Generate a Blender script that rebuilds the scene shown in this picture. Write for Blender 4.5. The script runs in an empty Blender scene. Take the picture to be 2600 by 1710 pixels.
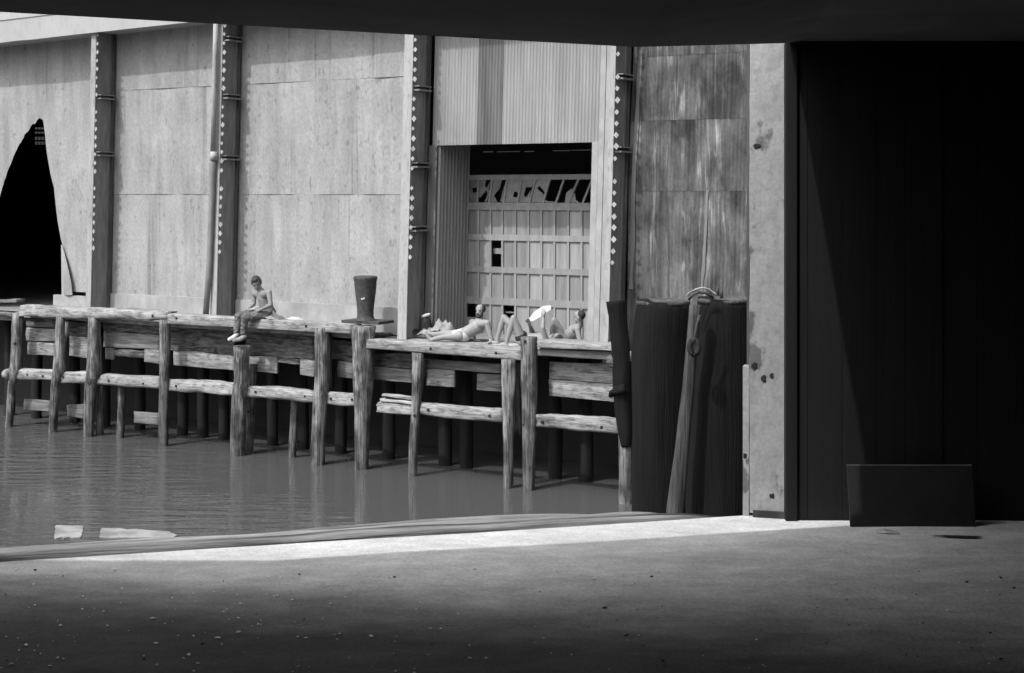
import bpy, math, random
from mathutils import Vector, Matrix, Quaternion, noise as mn
random.seed(7)
R = math.radians
sc = bpy.context.scene
COL = sc.collection

# ---------------------------------------------------------------- camera
F, CX, HZ, CZ = 3611.1, 1300.0, 490.0, 5.2
cam_d = bpy.data.cameras.new('camera'); cam = bpy.data.objects.new('camera', cam_d); COL.objects.link(cam)
cam.location = (0, 0, CZ); cam.rotation_euler = (R(90), 0, 0)
cam_d.lens = 50; cam_d.sensor_width = 36; cam_d.sensor_fit = 'HORIZONTAL'
cam_d.shift_y = -(855 - HZ) / 2600.0
cam_d.clip_start = 0.1; cam_d.clip_end = 6000
sc.camera = cam

# ---------------------------------------------------------------- sky and sun (monochrome film: neutral light)
SUN_EL = R(53); SH = Vector((-0.732, -0.682)).normalized()
S = Vector((SH.x * math.cos(SUN_EL), SH.y * math.cos(SUN_EL), math.sin(SUN_EL)))
wd = bpy.data.worlds.new('World'); sc.world = wd; wd.use_nodes = True
nt = wd.node_tree; bg = nt.nodes['Background']
sky = nt.nodes.new('ShaderNodeTexSky'); sky.sky_type = 'NISHITA'; sky.sun_disc = False
sky.sun_elevation = SUN_EL; sky.sun_rotation = math.atan2(SH.x, SH.y)
sky.air_density = 1.0; sky.dust_density = 8.0
bw = nt.nodes.new('ShaderNodeRGBToBW')
nt.links.new(sky.outputs[0], bw.inputs[0]); nt.links.new(bw.outputs[0], bg.inputs['Color'])
bg.inputs['Strength'].default_value = 0.15
sl = bpy.data.lights.new('sun', 'SUN'); sl.energy = 2.0; sl.angle = R(0.6); sl.color = (1, 0.998, 0.995)
so = bpy.data.objects.new('sun', sl); COL.objects.link(so)
so.rotation_euler = (-S).to_track_quat('-Z', 'Y').to_euler(); so.location = (0, 0, 60)
sc.view_settings.view_transform = 'Standard'; sc.view_settings.look = 'None'
sc.view_settings.exposure = 0.5; sc.view_settings.gamma = 1.0; sc.view_settings.use_curve_mapping = False

# ---------------------------------------------------------------- frames
P0 = Vector((-11.44, 31.77)); T = Vector((0.863, -0.505)).normalized(); V = Vector((-T.y, T.x))
WROT = math.atan2(T.y, T.x)
def UW(x, w):
    a = (x - CX) / F
    # s*a - u*Tx = P0x + w*Vx ; s - u*Ty = P0y + w*Vy
    bx, by = P0.x + w * V.x, P0.y + w * V.y
    det = a * (-T.y) + T.x
    s = (bx * (-T.y) + T.x * by) / det
    u = (a * by - bx) / det
    return u, s
def J(x, y, w):
    u, s = UW(x, w); return Vector((u, w, CZ - (y - HZ) / F * s))
def world(p): q = P0 + T * p[0] + V * p[1]; return Vector((q.x, q.y, p[2]))

# ---------------------------------------------------------------- helpers
def mesh(name, vs, fs, m=None, parent=None, smooth=False):
    me = bpy.data.meshes.new(name); me.from_pydata([tuple(v) for v in vs], [], fs); me.update()
    if smooth:
        for p in me.polygons: p.use_smooth = True
    o = bpy.data.objects.new(name, me); COL.objects.link(o)
    if m: me.materials.append(m)
    if parent: o.parent = parent
    return o
def empty(name, loc=(0, 0, 0), rz=0.0, parent=None):
    o = bpy.data.objects.new(name, None); COL.objects.link(o); o.location = loc; o.rotation_euler = (0, 0, rz)
    o.empty_display_size = 0.2
    if parent: o.parent = parent
    return o
def tag(o, label=None, cat=None, group=None, kind=None):
    if label: o['label'] = label
    if cat: o['category'] = cat
    if group: o['group'] = group
    if kind: o['kind'] = kind
    return o
def wempty(name): return empty(name, (P0.x, P0.y, 0), WROT)
def wmesh(name, vs, fs, m, smooth=False):
    o = mesh(name, vs, fs, m, None, smooth); o.location = (P0.x, P0.y, 0); o.rotation_euler = (0, 0, WROT); return o
BF = [(0, 3, 2, 1), (4, 5, 6, 7), (0, 1, 5, 4), (1, 2, 6, 5), (2, 3, 7, 6), (3, 0, 4, 7)]
def boxv(a0, a1, b0, b1, c0, c1):
    return [(a0, b0, c0), (a1, b0, c0), (a1, b1, c0), (a0, b1, c0), (a0, b0, c1), (a1, b0, c1), (a1, b1, c1), (a0, b1, c1)]
def box(name, a0, a1, b0, b1, c0, c1, m, parent=None, lean=0.0):
    vs = [(x + lean * (z - CZ), y, z) for x, y, z in boxv(a0, a1, b0, b1, c0, c1)]
    return mesh(name, vs, BF, m, parent)
def nz(p, s=1.0): return mn.noise(Vector(p) * s)
def beam(name, rows, m, parent=None, jit=0.012, rnd=0.18, freq=3.0, seed=0.0, smooth=True, endj=0.0):
    """rough timber: rows = list of (axis_pos, (b0,b1), (c0,c1)) along local x; rounded rectangular section"""
    vs, fs = [], []
    def sect(b0, b1, c0, c1):
        rb, rc = rnd * (b1 - b0), rnd * (c1 - c0); r = min(rb, rc)
        return [(b0 + r, c0), (b1 - r, c0), (b1 - r * .3, c0 + r * .3), (b1, c0 + r), (b1, (c0 + c1) / 2), (b1, c1 - r), (b1 - r * .3, c1 - r * .3), (b1 - r, c1),
                (b0 + r, c1), (b0 + r * .3, c1 - r * .3), (b0, c1 - r), (b0, (c0 + c1) / 2), (b0, c0 + r), (b0 + r * .3, c0 + r * .3)]
    n = 14
    for i, (a, (b0, b1), (c0, c1)) in enumerate(rows):
        for k, (b, c) in enumerate(sect(b0, b1, c0, c1)):
            q = Vector((a * freq * .5 + seed, b * freq * 3, c * freq * 3))
            d = jit * mn.noise_vector(q) + jit * .45 * mn.noise_vector(q * 3.1)
            e = endj * mn.noise(Vector((b * 14, c * 14, seed))) if i in (0, len(rows) - 1) else 0
            vs.append((a + e, b + d.y, c + d.z))
    for i in range(len(rows) - 1):
        for k in range(n):
            k2 = (k + 1) % n
            fs.append((i * n + k, (i + 1) * n + k, (i + 1) * n + k2, i * n + k2))
    fs.append(tuple(range(n))); L = (len(rows) - 1) * n
    fs.append(tuple(L + k for k in reversed(range(n))))
    o = mesh(name, vs, fs, m, parent, smooth)
    return o
def wbeam(name, x0, t0, b0, x1, t1, b1, w0, w1, m, parent, jit=0.012, n=None, rnd=0.16, endj=0.02):
    """timber given by its two ends (image column, top row, bottom row) on the plane w0"""
    p0t, p0b, p1t, p1b = J(x0, t0, w0), J(x0, b0, w0), J(x1, t1, w0), J(x1, b1, w0)
    L = p1t.x - p0t.x; n = n or max(4, int(L / 0.09)); rows = []
    for i in range(n + 1):
        f = i / n; rows.append((p0t.x + f * L, (w0, w1), (p0b.z + f * (p1b.z - p0b.z), p0t.z + f * (p1t.z - p0t.z))))
    return beam(name, rows, m, parent, jit, rnd, 3.0, x0 * .37, True, endj)
def tube(name, pts, m, parent=None, seg=14, jit=0.0, smooth=True, freq=5.0, cap=True, groove=0.0):
    """pts = [(Vector, radius)]"""
    vs, fs = [], []; n = len(pts)
    for i, (p, r) in enumerate(pts):
        p = Vector(p)
        d = (Vector(pts[min(i + 1, n - 1)][0]) - Vector(pts[max(i - 1, 0)][0])).normalized()
        a = Vector((1, 0, 0)) if abs(d.x) < .8 else Vector((0, 1, 0))
        e1 = d.cross(a).normalized(); e2 = d.cross(e1)
        for k in range(seg):
            th = 2 * math.pi * k / seg; q = e1 * math.cos(th) + e2 * math.sin(th)
            rr = r
            if jit: rr = r * (1 + jit * mn.noise(Vector((q.x * 1.6 + p.x * 3, q.y * 1.6 + p.y * 3, p.z * freq * .45))) + jit * .5 * mn.noise(Vector((q.x * 5 + p.x, q.y * 5 + p.y, p.z * freq * .3))))
            if groove:
                gq = 1 - abs(mn.noise(Vector((math.cos(th) * 3.2 + p.x * .2, math.sin(th) * 3.2, p.z * .22 + pts[0][1] * 50)))) * 5
                rr *= 1 - groove * max(0.0, gq) - groove * .35 * abs(mn.noise(Vector((math.cos(th) * 9, math.sin(th) * 9, p.z * .8))))
            vs.append(p + q * rr)
    for i in range(n - 1):
        for k in range(seg):
            k2 = (k + 1) % seg
            fs.append((i * seg + k, i * seg + k2, (i + 1) * seg + k2, (i + 1) * seg + k))
    if cap:
        fs.append(tuple(reversed(range(seg)))); fs.append(tuple((n - 1) * seg + k for k in range(seg)))
    o = mesh(name, vs, fs, m, parent, smooth)
    if smooth and cap:
        o.data.polygons[-1].use_smooth = False; o.data.polygons[-2].use_smooth = False
    return o
def wpile(name, levels, m, parent, w=0.1, jit=0.10, bottom=-1.2, seg=30, thick=.38):
    """levels = [(x_left, x_right, y)] from the top down to the waterline; continued into the water"""
    pts = []
    lv = sorted([(l[0], l[1] + thick * (l[1] - l[0]), l[2]) for l in levels], key=lambda l: l[2])
    # interpolate
    for i in range(len(lv) - 1):
        a, b = lv[i], lv[i + 1]; n = max(2, int((b[2] - a[2]) / 14))
        for k in range(n):
            f = k / n; xl, xr, y = [a[j] + f * (b[j] - a[j]) for j in range(3)]
            p = J((xl + xr) / 2, y, w); _, s = UW((xl + xr) / 2, w); pts.append((p, (xr - xl) / F * s / 2))
    xl, xr, y = lv[-1]; p = J((xl + xr) / 2, y, w); _, s = UW((xl + xr) / 2, w); r = (xr - xl) / F * s / 2
    pts.append((p, r)); pts.append((Vector((p.x, p.y, p.z - 0.35)), r)); pts.append((Vector((p.x, p.y, bottom)), r))
    pts.reverse()
    return tube(name, pts, m, parent, seg, jit, groove=.10)

# ---------------------------------------------------------------- materials (greys: black and white photograph)
def g(v): return (v, v, v, 1)
def mat(name, lo, hi, scale=(1, 1, 1), rough=0.85, bump=0.0, bscale=None, detail=8, p0=0.3, p1=0.7, spec=0.3, second=None, rnd=0.0, metallic=0.0, bdist=0.01, dist=0.0):
    m = bpy.data.materials.new(name); m.use_nodes = True; n = m.node_tree; b = n.nodes['Principled BSDF']; lk = n.links.new
    tc = n.nodes.new('ShaderNodeTexCoord'); oi = n.nodes.new('ShaderNodeObjectInfo')
    ad = n.nodes.new('ShaderNodeVectorMath'); ad.operation = 'ADD'
    mul = n.nodes.new('ShaderNodeMath'); mul.operation = 'MULTIPLY'; mul.inputs[1].default_value = 37.0
    lk(oi.outputs['Random'], mul.inputs[0]); lk(tc.outputs['Object'], ad.inputs[0]); lk(mul.outputs[0], ad.inputs[1])
    def layer(sc_, a, z, q0, q1, det):
        mp = n.nodes.new('ShaderNodeMapping'); mp.inputs['Scale'].default_value = sc_
        tx = n.nodes.new('ShaderNodeTexNoise'); tx.inputs['Scale'].default_value = 1.0; tx.inputs['Detail'].default_value = det; tx.inputs['Roughness'].default_value = .62
        tx.inputs['Distortion'].default_value = dist
        mr = n.nodes.new('ShaderNodeMapRange'); mr.inputs['From Min'].default_value = q0; mr.inputs['From Max'].default_value = q1
        mr.inputs['To Min'].default_value = a; mr.inputs['To Max'].default_value = z
        lk(ad.outputs[0], mp.inputs['Vector']); lk(mp.outputs[0], tx.inputs['Vector']); lk(tx.outputs['Fac'], mr.inputs['Value'])
        return mr.outputs[0], tx.outputs['Fac']
    v, _ = layer(scale, lo, hi, p0, p1, detail)
    for s2 in (second or []):      # multiplying layers: (scale, lo, hi, q0, q1)
        v2, _ = layer(s2[0], s2[1], s2[2], s2[3], s2[4], 6)
        mm = n.nodes.new('ShaderNodeMath'); mm.operation = 'MULTIPLY'; lk(v, mm.inputs[0]); lk(v2, mm.inputs[1]); v = mm.outputs[0]
    if rnd:
        mr = n.nodes.new('ShaderNodeMapRange'); mr.inputs['To Min'].default_value = 1 - rnd; mr.inputs['To Max'].default_value = 1 + rnd
        lk(oi.outputs['Random'], mr.inputs['Value'])
        mm = n.nodes.new('ShaderNodeMath'); mm.operation = 'MULTIPLY'; lk(v, mm.inputs[0]); lk(mr.outputs[0], mm.inputs[1]); v = mm.outputs[0]
    lk(v, b.inputs['Base Color'])
    b.inputs['Roughness'].default_value = rough; b.inputs['Specular IOR Level'].default_value = spec; b.inputs['Metallic'].default_value = metallic
    if bump:
        _, h = layer(bscale or scale, 0, 1, 0, 1, 8)
        bp = n.nodes.new('ShaderNodeBump'); bp.inputs['Strength'].default_value = bump; bp.inputs['Distance'].default_value = bdist
        lk(h, bp.inputs['Height']); lk(bp.outputs[0], b.inputs['Normal'])
    return m
STK = ((3.2, 3.2, .34), .80, 1.05, .34, .58)         # vertical stains on walls
MOT = ((20, 20, 15), .84, 1.05, .34, .60)
RUN = ((6, 6, .16), .70, 1.02, .30, .40)
SPT = ((9, 9, 5), .70, 1.0, .33, .40)
M = {}
M['wall'] = mat('painted_sheet', .26, .35, (1.2, 1.2, .9), .8, .15, (30, 30, 30), second=[STK, MOT, RUN, SPT])
M['wall_flat'] = mat('painted_board', .28, .37, (2, 2, 2), .8, .15, (30, 30, 30), second=[((5, 5, 3), .85, 1.05, .35, .6)])
M['corr'] = mat('corrugated_sheet', .24, .31, (1.5, 1.5, .4), .7, .1, (40, 40, 40), second=[((9, 9, .4), .85, 1.05, .35, .6)])
M['corr_dark'] = mat('dark_corrugated_sheet', .08, .17, (5, 5, .5), .7, .1, (40, 40, 40))
M['rust'] = mat('rusted_sheet', .035, .14, (1.9, 1.9, .9), .75, .2, (20, 20, 20), p0=.37, p1=.63, second=[((7, 7, .30), .62, 1.25, .36, .62), ((30, 30, 14), .8, 1.1, .35, .6)], dist=.5)
def add_streaks(m, gain=2.2):     # wandering pale runs where the coating has peeled
    n = m.node_tree; b = n.nodes['Principled BSDF']; lk = n.links.new; src = b.inputs['Base Color'].links[0].from_socket
    tc = n.nodes.new('ShaderNodeTexCoord'); tot = None
    for sc_, wid in (((2.3, 2.3, .16), .022), ((4.1, 4.1, .3), .014)):
        mp = n.nodes.new('ShaderNodeMapping'); mp.inputs['Scale'].default_value = sc_; t = n.nodes.new('ShaderNodeTexNoise'); t.inputs['Scale'].default_value = 1; t.inputs['Detail'].default_value = 2.5
        lk(tc.outputs['Object'], mp.inputs[0]); lk(mp.outputs[0], t.inputs[0])
        sb = n.nodes.new('ShaderNodeMath'); sb.operation = 'SUBTRACT'; sb.inputs[1].default_value = .5; lk(t.outputs['Fac'], sb.inputs[0])
        ab = n.nodes.new('ShaderNodeMath'); ab.operation = 'ABSOLUTE'; lk(sb.outputs[0], ab.inputs[0])
        mr = n.nodes.new('ShaderNodeMapRange'); mr.inputs['From Min'].default_value = wid; mr.inputs['From Max'].default_value = wid * .35; lk(ab.outputs[0], mr.inputs['Value'])
        # broken up along their length
        mp2 = n.nodes.new('ShaderNodeMapping'); mp2.inputs['Scale'].default_value = (3, 3, 1.1); t2 = n.nodes.new('ShaderNodeTexNoise'); t2.inputs['Scale'].default_value = 1; lk(tc.outputs['Object'], mp2.inputs[0]); lk(mp2.outputs[0], t2.inputs[0])
        m2 = n.nodes.new('ShaderNodeMapRange'); m2.inputs['From Min'].default_value = .42; m2.inputs['From Max'].default_value = .6; lk(t2.outputs['Fac'], m2.inputs['Value'])
        mu = n.nodes.new('ShaderNodeMath'); mu.operation = 'MULTIPLY'; lk(mr.outputs[0], mu.inputs[0]); lk(m2.outputs[0], mu.inputs[1])
        if tot is None: tot = mu.outputs[0]
        else:
            mx = n.nodes.new('ShaderNodeMath'); mx.operation = 'MAXIMUM'; lk(tot, mx.inputs[0]); lk(mu.outputs[0], mx.inputs[1]); tot = mx.outputs[0]
    ma = n.nodes.new('ShaderNodeMath'); ma.operation = 'MULTIPLY_ADD'; ma.inputs[1].default_value = gain - 1; ma.inputs[2].default_value = 1; lk(tot, ma.inputs[0])
    fin = n.nodes.new('ShaderNodeMath'); fin.operation = 'MULTIPLY'; lk(src, fin.inputs[0]); lk(ma.outputs[0], fin.inputs[1]); lk(fin.outputs[0], b.inputs['Base Color'])
add_streaks(M['rust'], 2.3)
def tide(m, z0=.55, z1=1.1, low=.66):    # wet, weed-darkened wood below the tide line
    n = m.node_tree; b = n.nodes['Principled BSDF']; lk = n.links.new; src = b.inputs['Base Color'].links[0].from_socket
    ge = n.nodes.new('ShaderNodeNewGeometry'); sx = n.nodes.new('ShaderNodeSeparateXYZ'); lk(ge.outputs['Position'], sx.inputs[0])
    t = n.nodes.new('ShaderNodeTexNoise'); t.inputs['Scale'].default_value = 5; t.inputs['Detail'].default_value = 6; lk(ge.outputs['Position'], t.inputs[0])
    ma = n.nodes.new('ShaderNodeMath'); ma.operation = 'MULTIPLY_ADD'; ma.inputs[1].default_value = .9; lk(t.outputs['Fac'], ma.inputs[0]); lk(sx.outputs['Z'], ma.inputs[2])
    mr = n.nodes.new('ShaderNodeMapRange'); mr.inputs['From Min'].default_value = z0 + .45; mr.inputs['From Max'].default_value = z1 + .45; mr.inputs['To Min'].default_value = low; mr.inputs['To Max'].default_value = 1
    lk(ma.outputs[0], mr.inputs['Value'])
    mu = n.nodes.new('ShaderNodeMath'); mu.operation = 'MULTIPLY'; lk(src, mu.inputs[0]); lk(mr.outputs[0], mu.inputs[1]); lk(mu.outputs[0], b.inputs['Base Color'])
M['rust_pale'] = mat('pale_streaked_sheet', .12, .22, (6, 6, .5), .75, .2, (20, 20, 20))
M['fascia'] = mat('white_fascia_paint', .36, .41, (2, 2, 2), .7, .05, (20, 20, 20), second=[((12, 12, 4), .9, 1.02, .3, .5)])
M['steel_light'] = mat('light_painted_steel', .27, .38, (6, 6, 1.2), .65, .05, (30, 30, 30), second=[((20, 20, 6), .65, 1.03, .32, .47)], rnd=.12)
M['steel_dark'] = mat('dark_painted_steel', .05, .11, (8, 8, 2), .75, .1, (30, 30, 30))
M['steel_mid'] = mat('mid_grey_steel', .15, .26, (8, 8, 2), .75, .1, (30, 30, 30))
M['door'] = mat('weathered_door_wood', .21, .31, (9, 9, 1.4), .85, .15, (30, 30, 4), rnd=.10)
M['door_panel'] = mat('door_panel_plywood', .17, .31, (10, 10, .8), .85, .15, (30, 30, 4), rnd=.22)
M['dirty_glass'] = mat('dirty_glass', .13, .25, (6, 6, 6), .35, .1, (20, 20, 20), spec=.5, rnd=.15)
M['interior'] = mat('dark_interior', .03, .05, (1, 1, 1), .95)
WB = ((2.2, 90, 90), .55, 1.12, .40, .55)          # grain along x
M['inside'] = mat('inside_of_shed', .16, .26, (1, 1, 1), .95)
M['wood_x'] = mat('weathered_timber', .20, .36, (1.6, 8, 8), .9, .5, (4, 70, 70), second=[WB, ((5, 14, 14), .55, 1.08, .36, .5)], rnd=.12, bdist=.02)
M['wood_x_dark'] = mat('damp_timber', .10, .26, (1.6, 10, 10), .9, .5, (4, 70, 70), second=[WB], rnd=.15, bdist=.02)
M['wood_rough'] = mat('rotten_timber', .03, .17, (4, 18, 22), .95, .9, (9, 40, 50), p0=.36, p1=.64, bdist=.05)
M['wood_z'] = mat('weathered_pile', .08, .31, (8, 8, 1.2), .9, .9, (50, 50, 3), second=[((48, 48, 1.1), .42, 1.15, .42, .54), ((7, 7, 2.6), .40, 1.15, .40, .58)], rnd=.1, bdist=.02)
M['wood_z_dark'] = mat('dark_pile', .04, .13, (8, 8, 1.0), .9, .7, (50, 50, 3), second=[((30, 30, 1.2), .55, 1.15, .36, .6)], rnd=.1, bdist=.02)
M['under'] = mat('shade_black_pile', .006, .016, (12, 12, 1.2), .8, .6, (50, 50, 3))  # near-black colour puts the deep shade under the deck into these piles
M['creosote'] = mat('creosoted_pile', .004, .010, (20, 20, 1.2), .85, .8, (60, 60, 2.5), bdist=.02, spec=.2)
M['timber_mid'] = mat('greyed_timber', .03, .13, (10, 10, 1.2), .9, .9, (50, 50, 3), second=[((40, 40, 1.5), .5, 1.1, .38, .58)], bdist=.02)
M['iron'] = mat('rusty_iron', .03, .075, (14, 14, 14), .8, .3, (40, 40, 40))
M['black'] = mat('bolt_iron', .012, .03, (10, 10, 10), .9)
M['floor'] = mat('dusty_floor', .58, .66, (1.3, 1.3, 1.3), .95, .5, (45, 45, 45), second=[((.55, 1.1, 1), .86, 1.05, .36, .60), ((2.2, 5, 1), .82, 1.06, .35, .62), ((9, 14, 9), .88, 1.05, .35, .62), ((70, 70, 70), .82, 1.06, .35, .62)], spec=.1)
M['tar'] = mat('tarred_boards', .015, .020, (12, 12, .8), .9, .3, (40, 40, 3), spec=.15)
M['dark_board'] = mat('dark_board', .014, .022, (6, 6, 6), .9, .2, (30, 30, 30))
M['ceiling'] = mat('sooty_ceiling', .10, .14, (3, 3, 3), .95, spec=.1)
M['post'] = mat('peeling_white_paint', .27, .33, (5, 5, 5), .8, .25, (60, 60, 60), second=[((5, 5, 3), .42, 1.0, .395, .44), ((18, 18, 18), .85, 1.04, .35, .5), ((60, 60, 60), .85, 1.04, .3, .6)])
M['edge'] = mat('edge_timber_wood', .14, .34, (.9, 26, 26), .9, .8, (2, 60, 60), p0=.33, p1=.66, second=[((1.5, 14, 14), .65, 1.12, .36, .6), ((.16, 30, 8), .16, 1.15, .40, .50)], bdist=.02)
M['skin'] = mat('skin', .23, .28, (6, 6, 6), .55, .05, (60, 60, 60), spec=.35)
M['skin_tan'] = mat('tanned_skin', .17, .23, (6, 6, 6), .55, .05, (60, 60, 60), spec=.35)
M['hair'] = mat('dark_hair', .015, .06, (40, 40, 40), .7, .8, (90, 90, 90), bdist=.01)
M['denim'] = mat('denim', .08, .15, (8, 8, 8), .9, .3, (40, 40, 40))
M['white_cloth'] = mat('white_cloth', .46, .54, (6, 6, 6), .85, .2, (20, 20, 20))
M['paper'] = mat('paper', .36, .42, (6, 6, 6), .8)
M['mid_cloth'] = mat('grey_cloth', .16, .34, (8, 8, 8), .95, .3, (30, 30, 30))
M['dark_cloth'] = mat('dark_cloth', .015, .04, (8, 8, 8), .95, .3, (30, 30, 30))
M['pale_bit'] = mat('pale_litter', .8, .9, (20, 20, 20), .9)
M['dark_bit'] = mat('dark_litter', .02, .05, (20, 20, 20), .9)
M['pale_patch'] = mat('pale_water_patch', .16, .30, (3, 3, 3), .6, .1, (10, 10, 10), p0=.4, p1=.6)  # tone of the pale patches on the water
M['rope'] = mat('rope', .30, .5, (60, 60, 60), .95, .6, (90, 90, 90))
tide(M['wood_z']); tide(M['wood_z_dark'])
def painted_floor_shade(m):     # painted shade: floor colour darkens towards the camera across a ragged line
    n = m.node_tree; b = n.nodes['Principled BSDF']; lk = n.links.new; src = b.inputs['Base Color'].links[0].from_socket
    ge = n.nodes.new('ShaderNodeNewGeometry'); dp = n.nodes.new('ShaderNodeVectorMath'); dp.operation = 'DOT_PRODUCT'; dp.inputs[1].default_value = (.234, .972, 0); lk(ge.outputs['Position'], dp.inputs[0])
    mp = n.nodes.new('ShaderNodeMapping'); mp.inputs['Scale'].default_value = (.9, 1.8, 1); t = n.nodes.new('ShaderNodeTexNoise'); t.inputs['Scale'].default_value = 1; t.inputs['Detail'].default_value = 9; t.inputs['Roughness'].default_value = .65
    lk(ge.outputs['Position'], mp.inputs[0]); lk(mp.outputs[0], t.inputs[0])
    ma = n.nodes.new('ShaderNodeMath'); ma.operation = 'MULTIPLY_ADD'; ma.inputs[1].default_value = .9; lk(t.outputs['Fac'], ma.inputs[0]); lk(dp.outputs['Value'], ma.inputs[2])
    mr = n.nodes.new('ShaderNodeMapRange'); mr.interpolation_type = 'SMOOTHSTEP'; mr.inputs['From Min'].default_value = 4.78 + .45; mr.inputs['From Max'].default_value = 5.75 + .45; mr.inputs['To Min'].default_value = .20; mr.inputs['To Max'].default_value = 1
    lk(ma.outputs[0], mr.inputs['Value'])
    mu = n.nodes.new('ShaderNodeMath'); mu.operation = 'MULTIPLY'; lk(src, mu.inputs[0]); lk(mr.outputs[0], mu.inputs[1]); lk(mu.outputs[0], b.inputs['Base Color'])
painted_floor_shade(M['floor'])  # near floor shade put into the colour
def water_mat():
    m = bpy.data.materials.new('harbour_water'); m.use_nodes = True; n = m.node_tree; b = n.nodes['Principled BSDF']; lk = n.links.new
    b.inputs['Base Color'].default_value = g(.074); b.inputs['Roughness'].default_value = .03; b.inputs['IOR'].default_value = 1.42
    tc = n.nodes.new('ShaderNodeTexCoord')
    def nzn(scale, det, rot=0):
        mp = n.nodes.new('ShaderNodeMapping'); mp.inputs['Scale'].default_value = scale; mp.inputs['Rotation'].default_value = (0, 0, rot)
        t = n.nodes.new('ShaderNodeTexNoise'); t.inputs['Scale'].default_value = 1; t.inputs['Detail'].default_value = det
        lk(tc.outputs['Object'], mp.inputs[0]); lk(mp.outputs[0], t.inputs[0]); return t.outputs['Fac']
    a = nzn((1.1, 4.4, 1), 3, .18); msk = nzn((.16, .3, 1), 2)
    sx = n.nodes.new('ShaderNodeSeparateXYZ'); lk(tc.outputs['Object'], sx.inputs[0])
    gx = n.nodes.new('ShaderNodeMapRange'); gx.inputs['From Min'].default_value = -2.0; gx.inputs['From Max'].default_value = -10.0   # sheltered by the piles to the right
    gx.inputs['To Min'].default_value = .04; gx.inputs['To Max'].default_value = 1.9; gx.clamp = True; bpd = .06; lk(sx.outputs['X'], gx.inputs['Value'])
    mk = n.nodes.new('ShaderNodeMapRange'); mk.inputs['From Min'].default_value = .35; mk.inputs['From Max'].default_value = .62
    mk.inputs['To Min'].default_value = .12; mk.inputs['To Max'].default_value = 1.0; lk(msk, mk.inputs['Value'])
    m1 = n.nodes.new('ShaderNodeMath'); m1.operation = 'MULTIPLY'; lk(gx.outputs[0], m1.inputs[0]); lk(mk.outputs[0], m1.inputs[1])
    bp = n.nodes.new('ShaderNodeBump'); bp.inputs['Distance'].default_value = bpd; lk(m1.outputs[0], bp.inputs['Strength']); lk(a, bp.inputs['Height'])
    lk(bp.outputs[0], b.inputs['Normal'])
    return m
M['water'] = water_mat()

# ================================================================ SETTING
ws = mesh('water', [(-1500, -60, 0), (1500, -60, 0), (1500, 3000, 0), (-1500, 3000, 0)], [(0, 1, 2, 3)], M['water']); tag(ws, kind='structure')

# our own pier: floor, its bulkhead, the low roof over the camera, dark walls
FZ = 3.6; E0 = Vector((-2.218, 6.16)); ED = Vector((0.967, 0.255)).normalized(); EN = Vector((-ED.y, ED.x))
def edge(k, d=0.0): q = E0 + ED * k + EN * d; return q
a, b = edge(-9), edge(9.5)
fl = [(a.x, a.y), (b.x, b.y), (7.2, -7.2), (-11, -7.2)]
vs = []; fs = []
# subdivided floor sheet with slight unevenness
NX, NY = 60, 60
for j in range(NY + 1):
    for i in range(NX + 1):
        fx, fy = i / NX, (j / NY) ** .7
        q0 = Vector(fl[3]).lerp(Vector(fl[2]), fx); q1 = Vector(fl[0]).lerp(Vector(fl[1]), fx); q = q0.lerp(q1, fy)
        vs.append((q.x, q.y, FZ + .008 * mn.noise(Vector((q.x * 1.3, q.y * 1.3, 0)))))
for j in range(NY):
    for i in range(NX):
        k = j * (NX + 1) + i; fs.append((k, k + 1, k + NX + 2, k + NX + 1))
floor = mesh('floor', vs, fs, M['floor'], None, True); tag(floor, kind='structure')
q0, q1 = edge(-9, -.02), edge(9.5, -.02)
bk = mesh('floor_edge', [(q0.x, q0.y, -1), (q1.x, q1.y, -1), (q1.x, q1.y, FZ - .03), (q0.x, q0.y, FZ - .03), (7.2, -7.2, -1), (-11, -7.2, -1)],
          [(0, 1, 2, 3), (0, 5, 4, 1)], M['wood_x_dark']); tag(bk, kind='structure')
# low roof: free edge bends where the shed steps out to the right
rp = [(-11, 5.0, 5.88), (-2.33, 5.0, 5.865), (0.49, 5.71, 5.785), (1.42, 7.02, 5.94), (7.3, 7.02, 5.95), (7.3, -7.3, 5.95), (-11, -7.3, 5.95)]
n = len(rp)
vs = [p for p in rp] + [(x, y, z + .05) for x, y, z in rp] + [(.5, 0, 5.9), (.5, 0, 5.95)]
fs = []
for i in range(n):
    j = (i + 1) % n; fs += [(j, i, 2 * n), (n + i, n + j, 2 * n + 1), (i, j, n + j, n + i)]
rf = mesh('ceiling', vs, fs, M['ceiling']); tag(rf, kind='structure')
for nm, bx in (('wall_back', (-11.2, 7.4, -7.4, -7.2, 3.4, 6.0)), ('wall_right', (7.2, 7.4, -7.2, 7.2, 3.4, 6.0)), ('added_wall_left', (-2.95, -2.75, -7.2, 4.95, 3.4, 5.9))):  # left wall added close by, out of view, to cut sky light on the floor
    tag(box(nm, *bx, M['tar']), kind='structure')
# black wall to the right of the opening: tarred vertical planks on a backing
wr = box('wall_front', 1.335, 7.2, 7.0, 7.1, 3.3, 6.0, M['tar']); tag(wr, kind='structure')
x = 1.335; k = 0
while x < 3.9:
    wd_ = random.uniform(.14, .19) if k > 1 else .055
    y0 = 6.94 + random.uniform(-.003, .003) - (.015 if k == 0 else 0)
    box('plank', x, x + wd_ - .003, y0, 6.998, FZ + random.uniform(-.02, .01), 5.93, M['tar'], wr); x += wd_; k += 1

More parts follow.
